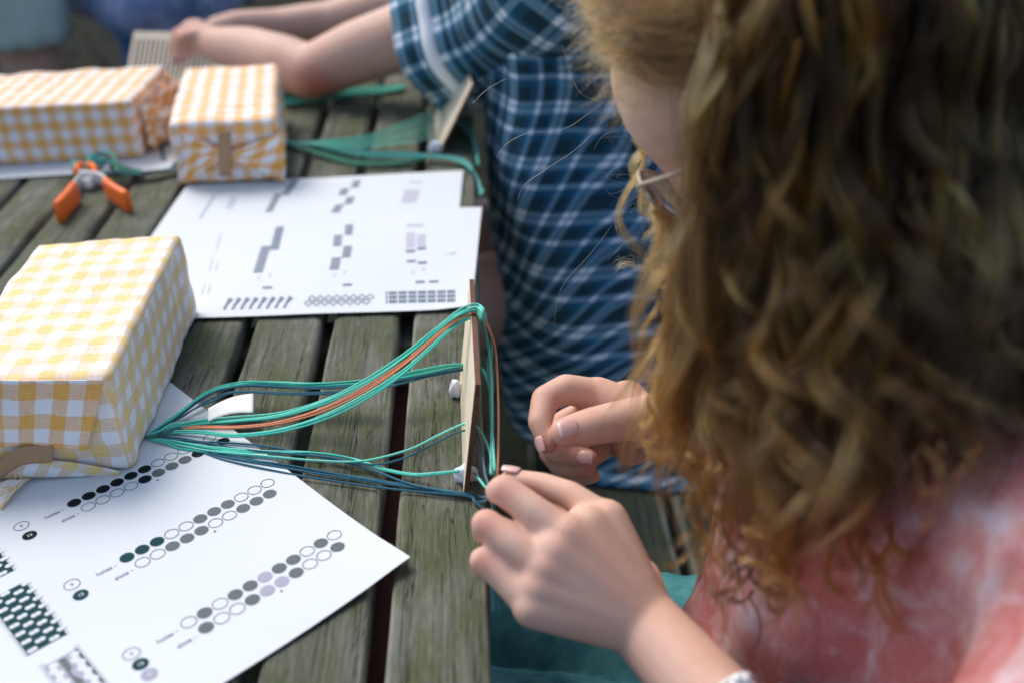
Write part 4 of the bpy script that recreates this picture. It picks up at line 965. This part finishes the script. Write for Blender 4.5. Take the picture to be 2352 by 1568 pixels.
v2_, f2_, u2_, _k = sleeve([Vector((.150, 1.31, .235)), Vector((.095, 1.355, .222)), PD(1060, -25, 1.51), PD(985, -6, 1.54)], [.086, .080, .068, .060])
mesh('sleeve', v2_, f2_, M['plaid'], PP, True, u2_).modifiers.new('s', 'SOLIDIFY').thickness = .0016
ringp = [v_[41 * K_ + s] for s in range(K_)]; cc = sum((Vector(q) for q in ringp[:-1]), Vector()) / (K_ - 1)
tube('piping', [tuple(Vector(q) + (Vector(q) - cc).normalized() * .0018) for q in ringp], .0085, M['piping'], PP, 8, flat=.7)

# ---------------- standing people beyond the table
S4 = thing('person', 'standing person in grey-green shorts beyond the far left parcel', 'person', (-.78, 1.95, -.74))
hx = PD(70, 160, 2.0); hx = Vector((hx.x, hx.y, -.10))
meC = capsules([(hx + Vector((0, 0, .1)), hx + Vector((.01, .02, -.22)), .060, .045), (hx + Vector((.01, .02, -.22)), hx + Vector((.01, .03, -.60)), .045, .03), (hx + Vector((.01, .03, -.61)), hx + Vector((-.0, -.10, -.62)), .03, .025),
                (hx + Vector((-.2, .05, .1)), hx + Vector((-.19, .05, -.22)), .060, .045), (hx + Vector((-.19, .05, -.22)), hx + Vector((-.19, .06, -.60)), .045, .03), (hx + Vector((-.19, .06, -.61)), hx + Vector((-.19, -.08, -.62)), .03, .025), (hx + Vector((-.1, .02, .15)), hx + Vector((-.1, .02, .55)), .12, .13), (hx + Vector((-.1, .02, .55)), hx + Vector((-.1, .02, .80)), .05, .09)], .01, 5)
body('body', [meC], M['skin2'], S4)
zc = PD(140, 84, 2.0).z
def leg_tube(c, z1, z0, r1, r0): return [((c.x, c.y, z1), r1, r1), ((c.x + .005, c.y, (z1 + z0) / 2), (r1 + r0) / 2, (r1 + r0) / 2), ((c.x + .008, c.y, z0), r0, r0)]
rings('shorts', leg_tube(hx + Vector((.0, 0, 0)), .25, zc, .085, .078), M['shorts'], S4, 48, 8, .004, 5)
rings('shorts', leg_tube(hx + Vector((-.2, .05, 0)), .25, zc, .085, .078), M['shorts'], S4, 48, 8, .004, 8)
rings('shirt', [((hx.x - .1, hx.y + .02, .68), .05, .05), ((hx.x - .1, hx.y + .02, .6), .16, .10), ((hx.x - .1, hx.y + .02, .12), .19, .13)], M['denim2'], S4, 48, 8, .004, 8)
S5 = thing('person', 'seated person in blurred blue denim beyond the comb-like heddle', 'person', (-.45, 2.1, -.74))
q0 = PD(300, 20, 2.05); 
cloth('jeans', [(PD(190, -70, 2.1), PD(330, 22, 1.95), .075, .062), (PD(520, -90, 2.15), PD(420, 5, 1.98), .085, .062), (PD(330, 22, 1.95), PD(330, 22, 1.95) + Vector((.02, .05, -.5)), .06, .05), (PD(420, 5, 1.98), PD(420, 5, 1.98) + Vector((0, .06, -.5)), .06, .05), (PD(190, -70, 2.1), PD(520, -90, 2.15), .09, .09)], M['denim2'], S5, .007, 4, .010, 14)
meD = capsules([(PD(350, -60, 2.15), PD(350, -60, 2.15) + Vector((0, .05, .45)), .09, .10), (PD(350, -60, 2.15) + Vector((0, .05, .45)), PD(350, -60, 2.15) + Vector((0, .0, .65)), .05, .09), (PD(330, 22, 1.95) + Vector((.02, .05, -.5)), PD(330, 22, 1.95) + Vector((.0, -.08, -.60)), .04, .035), (PD(420, 5, 1.98) + Vector((0, .06, -.5)), PD(420, 5, 1.98) + Vector((0, -.08, -.6)), .04, .035)], .01, 4)
body('body', [meD], M['skin2'], S5)

# ------------------------------------------------------------------ the girl's hair
def proj(p):
    d = np.asarray(p) - np.array(tuple(CAM)); z = d @ np.array(tuple(FW)); return 1176 + FP * (d @ np.array(tuple(RT))) / z, 784 - FP * (d @ np.array(tuple(UP))) / z, z
H_pts = []; H_rad = []; H_tone = []; H_n = []
def add_strand(p, r0, tone, taper=.35):
    n = len(p); H_pts.append(p); t = np.linspace(0, 1, n); H_rad.append(r0 * (1 - (1 - taper) * t ** 2)); H_tone.append(tone); H_n.append(n)
def frames(path):
    T = np.gradient(path, axis=0); T /= np.linalg.norm(T, axis=1)[:, None] + 1e-12; a = np.array([.3, .9, .2]); A = []
    for t in T: a = a - t * (a @ t); a /= np.linalg.norm(a) + 1e-12; A.append(a)
    A = np.array(A); return A, np.cross(T, A)
def lock(path, n, r0, r1, tone, rad=.00006, fly=.06, tj=.06, keep=None):
    """a lock of n hairs round a guide path"""
    A, Bv = frames(path); m_ = len(path); t = np.linspace(0, 1, m_)
    wd = (r0 + (r1 - r0) * t) * (1 - .55 * np.clip((t - .8) / .2, 0, 1))
    for i in range(n):
        an = rng.uniform(0, 2 * math.pi); q = math.sqrt(rng.uniform(0, 1)); tw = rng.uniform(-1.2, 1.2); ph = an + tw * t + .5 * np.sin(t * rng.uniform(3, 9) + an)
        wob = rng.uniform(0, .0012)
        k_ = q * wd * (1 + .25 * np.sin(t * rng.uniform(5, 14) + an * 3))
        if rng.uniform() < fly: k_ = k_ * (1 + rng.uniform(.6, 2.6) * t)
        p = path + A * (np.cos(ph) * k_ + wob * np.sin(t * 21 + an * 5))[:, None] + Bv * (np.sin(ph) * k_)[:, None]
        e = int(m_ * rng.uniform(.84, 1.0)); e = max(6, e if keep is None else min(e, keep)); add_strand(p[:e], rad * rng.uniform(.8, 1.2), tone + rng.normal(0, tj))
nHC = np.array(tuple(HC)); vf, vs_, vu = (np.array(tuple(q)) for q in (hf, hs, hu)); DN = np.array([0, 0, -1.0])
lb = np.array([(1380, 500), (1440, 760), (1475, 960), (1540, 1075), (1620, 1120), (1680, 1290), (1750, 1330), (1850, 1300), (1960, 1270), (2050, 1200), (2150, 1170), (2250, 1110), (2352, 1050), (2700, 1000)], float)
def low(px): return np.interp(px, lb[:, 0], lb[:, 1])
def inface(x, y):                       # where the photograph shows the brow, nose and cheek bare
    xl = np.interp(y, [150, 215, 300, 400, 470, 520], [1400, 1535, 1548, 1570, 1585, 1560]); return (y > 165) & (y < 520) & (x < xl)
def leftlim(y): return np.interp(y, [-400, 0, 160, 520, 640, 800, 900, 1000, 1110], [1330, 1335, 1385, 1515, 1490, 1478, 1465, 1430, 1460])
V3 = lambda q: np.array(tuple(q))
solids = [(V3(NK2), V3((NK2 + pel) / 2), .078, .106), (V3((NK2 + pel) / 2), V3(pel), .106, .12), (V3(shL), V3(shR), .052, .052), (V3(shL), V3(shL + (elbL - shL) * .7), .055, .062), (V3(hp3(-.022, 0, .028)), V3(hp3(.010, 0, .030)), .086, .080), (V3(HC), V3(NK), .06, .06)]
nFW = V3(FW)
def push_out(p, extra):
    for _ in range(10):
        for (a, b, r0, r1) in solids:
            ab = b - a; t = np.clip(((p - a) @ ab) / (ab @ ab), 0, 1); q = a + t[:, None] * ab; d = p - q; L = np.linalg.norm(d, axis=1) + 1e-9; rr = r0 + (r1 - r0) * t + extra
            pen = np.maximum(rr - L, 0); p = p - nFW * (pen * 1.0)[:, None] * .9
    return p
def onhead(x, y, lift=.0):
    """point on the hair-covered skull behind that spot, or beside it at the outline"""
    o = V3(CAM); d = V3(ray(x, y)); d /= np.linalg.norm(d); c = nHC + vu * .018 - vf * .008; oc = c - o; tc = oc @ d; m2 = oc @ oc - tc * tc; r = .096 + lift
    return o + d * (tc - (math.sqrt(r * r - m2) if m2 < r * r else 0))
def smooth_path(p, k=3):
    for _ in range(k): p[1:-1] = (p[:-2] + p[1:-1] * 2 + p[2:]) / 4
    return p
def hang(el_, az, L, spread, drift, lam, amp0, extra, dens, tone, r0, r1, rad=.000062, fly=.07):
    n = vf * math.cos(az) * math.cos(el_) + vs_ * math.sin(az) * math.cos(el_) + vu * math.sin(el_)
    root = nHC + n * .084 - vf * .012 + vu * .012
    out = n - DN * (n @ DN); out /= np.linalg.norm(out) + 1e-9
    g = [root, root + n * .016 + DN * .006]; hgt = max(0.0, (root - nHC) @ -DN)
    for t in np.linspace(.12, 1, 9):
        base = nHC + out * (.088 + spread * min(1, t * 1.5)) + DN * (t * L) + drift * t
        w_ = min(1, t / .28); q = (root + n * .026 * (1 - t)) * (1 - w_) + base * w_ - DN * (hgt * (1 - t) * .8 * w_); g.append(q)
    path = smooth_path(push_out(catmull(g, 7), extra), 4); m_ = len(path); t = np.linspace(0, 1, m_); A, Bv = frames(path)
    env = .18 + .95 * np.clip(t * 1.25, 0, 1) ** 1.2; ph0 = rng.uniform(0, 6.28); sg = rng.choice([-1, 1])
    ph = ph0 + sg * 2 * math.pi * (L * t / lam) + .9 * np.sin(t * 5 + az)
    path = path + A * (np.cos(ph) * amp0 * env)[:, None] + Bv * (np.sin(ph) * amp0 * env)[:, None]
    x, y, z = proj(path)
    if (inface(x, y) & (z < .66)).any(): return False
    if ((x < leftlim(y) - 8) & (y > -40) & (y < 980)).any(): return False
    over = np.nonzero(y > low(x) + rng.normal(0, 50))[0]; keep = int(over[0]) if len(over) else m_
    if keep < 9: return False
    lock(path[:keep], dens, r0, r1, tone(float(np.median(x)), float(np.median(z))), rad, fly, .045); return True
def run(n, fn):
    c = k_ = 0
    while c < n and k_ < n * 30: k_ += 1; c += bool(fn())
    return c, k_
def tone_a(x, z):  # backlit glow towards the left and highlights, put into the lock tones
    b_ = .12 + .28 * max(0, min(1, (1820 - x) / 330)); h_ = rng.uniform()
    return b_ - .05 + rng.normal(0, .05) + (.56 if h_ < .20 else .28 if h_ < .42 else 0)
def one(extra0, extra1, dens, r0, r1, tf, am=(.004, .011)):
    def f():
        el_ = rng.uniform(-.55, 1.5); az = rng.uniform(-math.pi, math.pi)
        if math.cos(az) > .35 and el_ < .7: return False
        if (vf * math.cos(az) * math.cos(el_) + vs_ * math.sin(az) * math.cos(el_) + vu * math.sin(el_)) @ nFW > .5 and rng.uniform() < .75: return False
        return hang(el_, az, rng.uniform(.32, .44), rng.uniform(.004, .05), -V3(RT) * rng.uniform(-.035, .03), rng.uniform(.06, .12), rng.uniform(*am), rng.uniform(extra0, extra1), dens, tf, r0, r1)
    return f
def curtain(e0, e1, dens, r0, r1, tf, am):
    """locks on our side of the head and down the back, lying over the shoulder"""
    def f():
        x0 = rng.uniform(1470, 2650); y0 = rng.uniform(-260, 150)
        root = onhead(min(x0, 2330), y0); L = rng.uniform(.40, .50); lam = rng.uniform(.065, .13); amp0 = rng.uniform(*am) * (1.25 if rng.uniform() < .4 else 1)
        xo = V3(RT) * (max(0, x0 - 2250) / FP * .45 + rng.uniform(-.012, .012)); dr = V3(RT) * rng.uniform(-.03, .012); tow = rng.uniform(.0, .03)
        g = []
        for t in np.linspace(0, 1, 11):
            g.append(root + xo * min(1, t * 3 + .3) + DN * (L * t) + dr * t * t - nFW * (.006 + tow * math.sin(min(1, t * 1.5) * math.pi * .5)) + nFW * .04 * L * t)
        path = smooth_path(push_out(catmull(g, 5), rng.uniform(e0, e1)), 5); m_ = len(path); t = np.linspace(0, 1, m_); A, Bv = frames(path)
        q1, q2, q3 = rng.uniform(0, 6.28, 3)
        env = (.22 + .9 * np.clip(t * 1.3, 0, 1)) * (1 + .45 * np.sin(t * rng.uniform(6, 12) + q1)); ph = q2 + rng.choice([-1, 1]) * 2 * math.pi * (L * t / lam) + rng.uniform(.8, 2.4) * np.sin(t * rng.uniform(3, 8) + q3)
        path = path + V3(RT) * (rng.uniform(.003, .011) * np.sin(t * rng.uniform(5, 10) + q1) * t)[:, None]
        path = path + A * (np.cos(ph) * amp0 * env)[:, None] + Bv * (np.sin(ph) * amp0 * env * .7)[:, None]
        x, y, z = proj(path)
        if (inface(x, y)).any() or ((x < leftlim(y) + 5) & (y > -40) & (y < 980)).any(): return False
        over = np.nonzero(y > low(x) + rng.normal(0, 55))[0]; keep = int(over[0]) if len(over) else m_
        if keep < 9: return False
        wf = rng.uniform(.7, 1.0) if rng.uniform() < .6 else rng.uniform(1.2, 2.1); lock(path[:keep], int(dens * (.6 + .55 * wf)), r0 * wf, r1 * wf, tf(float(np.median(x)), 0), .000062, .05, .045); return True
    return f
dark_t = lambda x, z: .01 + .18 * max(0, min(1, (1760 - x) / 280)) + rng.normal(0, .03)  # under-layer: shade between locks and backlit left side put into the tone
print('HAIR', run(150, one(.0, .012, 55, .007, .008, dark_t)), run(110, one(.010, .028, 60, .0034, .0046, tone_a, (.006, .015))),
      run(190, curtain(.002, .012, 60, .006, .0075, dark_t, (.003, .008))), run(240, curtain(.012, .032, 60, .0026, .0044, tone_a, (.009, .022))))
# frizz and curls along the left outline
g2 = lambda pts, d: catmull([PD(x, y, d + (0 if len(q) < 1 else q[0])) for x, y, *q in pts], 8)
z6 = lambda x, y: (1364 + x * .24, 282 + y * .24)
for pts, n, r0, r1, d, tone in (
    ([z6(300, -30), z6(400, 110), z6(510, 232), z6(385, 380), z6(400, 520), z6(470, 680), z6(490, 800), z6(590, 880), z6(735, 930), z6(750, 1030), z6(700, 1130), z6(620, 1260)], 120, .0013, .0016, .668, .62),
    ([z6(380, 140), z6(480, 320), z6(430, 490), z6(330, 640), z6(255, 800), z6(240, 920), z6(290, 1060), z6(400, 1170), z6(500, 1320), z6(530, 1450), z6(505, 1580)], 90, .0008, .0012, .664, .50),
    ([z6(480, 560), z6(440, 760), z6(450, 870), z6(560, 900), z6(640, 950), z6(560, 1030), z6(480, 1120), z6(500, 1240)], 60, .0008, .0011, .66, .6),
    ([z6(500, 1300), z6(540, 1360), z6(640, 1370), z6(770, 1320), z6(800, 1270), z6(700, 1235)], 70, .0010, .0009, .655, .68),
    ([z6(820, 1420), z6(600, 1400), z6(440, 1390), z6(340, 1345), z6(240, 1370), z6(190, 1460)], 46, .0010, .0011, .65, .78),
    ([z6(820, 1480), z6(680, 1430), z6(590, 1440), z6(560, 1520), z6(640, 1570), z6(760, 1530), z6(790, 1470)], 60, .0009, .0008, .65, .74),
    ([z6(720, 1180), z6(760, 1080), z6(700, 980), z6(600, 1010), z6(500, 1110)], 50, .0008, .0008, .65, .7)):
    lock(g2(pts, d), n, r0 * 1.9, r1 * 2.1, tone, .00004, .3, .12)
for i in range(60):                      # wisps over the sharp curls
    x0, y0 = z6(rng.uniform(250, 560), rng.uniform(0, 1500)); a = rng.uniform(0, 6.28); L = rng.uniform(20, 85); c = rng.uniform(-1.2, 1.2)
    pts = [(x0 + L * s * math.cos(a + c * s), y0 + L * s * math.sin(a + c * s)) for s in np.linspace(0, 1, 6)]; add_strand(g2(pts, .66), .00004, .8, .5)
for pts in ([(1140, 362), (1165, 330), (1210, 307), (1265, 302), (1310, 290), (1380, 240)], [(1189, 460), (1205, 425), (1260, 385), (1320, 345), (1375, 290), (1420, 220)], [(1272, 748), (1280, 690), (1300, 645), (1350, 590), (1400, 525), (1440, 450)], [(1085, 238), (1120, 205), (1165, 180)], [(1290, 105), (1330, 210), (1400, 240)]):
    add_strand(g2(pts, .672), .000055, .95, .6)
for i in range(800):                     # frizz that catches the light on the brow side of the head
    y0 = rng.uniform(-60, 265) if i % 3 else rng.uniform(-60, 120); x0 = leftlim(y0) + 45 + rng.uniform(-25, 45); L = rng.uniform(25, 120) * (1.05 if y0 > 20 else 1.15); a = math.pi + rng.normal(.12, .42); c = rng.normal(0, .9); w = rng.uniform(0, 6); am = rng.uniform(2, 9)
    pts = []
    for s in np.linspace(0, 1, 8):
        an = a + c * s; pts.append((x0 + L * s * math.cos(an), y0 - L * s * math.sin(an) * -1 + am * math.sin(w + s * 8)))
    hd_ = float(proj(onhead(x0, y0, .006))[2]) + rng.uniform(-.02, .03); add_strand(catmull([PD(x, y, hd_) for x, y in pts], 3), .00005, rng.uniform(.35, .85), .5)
for i in range(46):                       # swept locks above the brow
    y0 = rng.uniform(-160, 135); x0 = leftlim(y0) + rng.uniform(5, 70); k_ = rng.uniform(-25, 25)
    pts = [(x0, y0), (x0 + 50, y0 + 28), (x0 + 120, y0 + 50 + k_), (x0 + 200, y0 + 40 + k_), (x0 + 290, y0 - 5 + k_)]
    lock(catmull([onhead(x, y, .004 + .006 * rng.uniform()) for x, y in pts], 8), 60, .005, .006, rng.uniform(.04, .30), .00006, .2, .08)
def curls(n, xr, yr, d, tone, L=(60, 150), loop=(12, 34), m_=26, rad=.00005, w_=(.0007, .0014)):
    for i in range(n):
        x0, y0 = rng.uniform(*xr), rng.uniform(*yr); a = rng.uniform(.9, 2.1); Lp = rng.uniform(*L); lo = rng.uniform(*loop); turns = rng.uniform(.55, 1.35) * rng.choice([-1, 1]); ph = rng.uniform(0, 6.28); dd = d + rng.uniform(-.02, .02)
        pts = [PD(x0 + Lp * s * math.cos(a) + lo * math.cos(ph + turns * 6.28 * s) * (.4 + .6 * s), y0 + Lp * s * math.sin(a) + lo * .9 * math.sin(ph + turns * 6.28 * s) * (.4 + .6 * s), dd + .008 * math.sin(ph + turns * 6.28 * s)) for s in np.linspace(0, 1, 14)]
        lock(catmull(pts, 4), m_, w_[0], w_[1], tone + rng.normal(0, .07), rad, .2, .06)
curls(22, (1450, 1600), (860, 990), .575, .42, (110, 200), (24, 52), 30, .00005, (.0010, .0020)); curls(44, (1500, 1610), (430, 850), .57, .36, (170, 380), (14, 34), 50, .00005, (.0018, .0034))
curls(24, (1580, 1800), (960, 1210), .52, .32, (120, 240), (22, 52), 40, .00005, (.001, .002)); curls(26, (1700, 2080), (1130, 1300), .49, .34, (120, 240), (26, 60), 40, .00005, (.001, .0022))
curls(11, (1690, 1800), (1270, 1370), .515, .03, (60, 130), (12, 44), 26, .00005, (.0006, .001)); curls(8, (2050, 2250), (1000, 1130), .40, .25, (90, 180), (16, 36), 20)
def crown():
    """a lock combed from the parting over the top of the head"""
    az = rng.uniform(-math.pi, math.pi); e0 = rng.uniform(1.15, 1.65); e1_ = rng.uniform(-.1, .5) if math.cos(az) < .3 else rng.uniform(.70, .95); tws = rng.uniform(-.5, .5); c0 = nHC + vu * .018 - vf * .010; rad_ = rng.uniform(.096, .108); g = []; q1 = rng.uniform(0, 6.28)
    for t in np.linspace(0, 1, 9):
        e_ = e0 + (e1_ - e0) * t; a_ = az + tws * t + .10 * math.sin(t * 8 + q1); g.append(c0 + (vf * math.cos(a_) * math.cos(e_) + vs_ * math.sin(a_) * math.cos(e_) + vu * math.sin(e_)) * (rad_ + .004 * math.sin(t * 9 + q1)))
    path = catmull(g, 5); x, y, z = proj(path)
    if inface(x, y).any() or ((x < leftlim(y) - 5) & (y > -40)).any(): return False
    lock(path, 64, .006, .007, rng.uniform(.08, .42), .000062, .08, .05); return True
run(190, crown)
hc_ = bpy.data.hair_curves.new('hair'); hc_.add_curves([int(q) for q in H_n]); pos = np.concatenate(H_pts).astype(np.float32)
hc_.attributes['position'].data.foreach_set('vector', pos.ravel())
ra = hc_.attributes.new('radius', 'FLOAT', 'POINT'); ra.data.foreach_set('value', np.concatenate(H_rad).astype(np.float32))
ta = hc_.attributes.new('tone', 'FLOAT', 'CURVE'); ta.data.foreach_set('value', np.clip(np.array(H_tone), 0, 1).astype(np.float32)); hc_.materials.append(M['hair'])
link('hair', hc_, GP)
meS = capsules([(hp3(-.026, 0, .030), hp3(-.006, 0, .033), .080, .073), (hp3(-.03, 0, -.03), NK + Vector((.01, 0, -.02)), .062, .055)], .004, 4)
sv, sf = mesh_arrays(meS); bpy.data.meshes.remove(meS); mesh('scalp_hair', sv, sf, M['scalp'], GP)
print('hairs', len(H_n), 'points', len(pos))
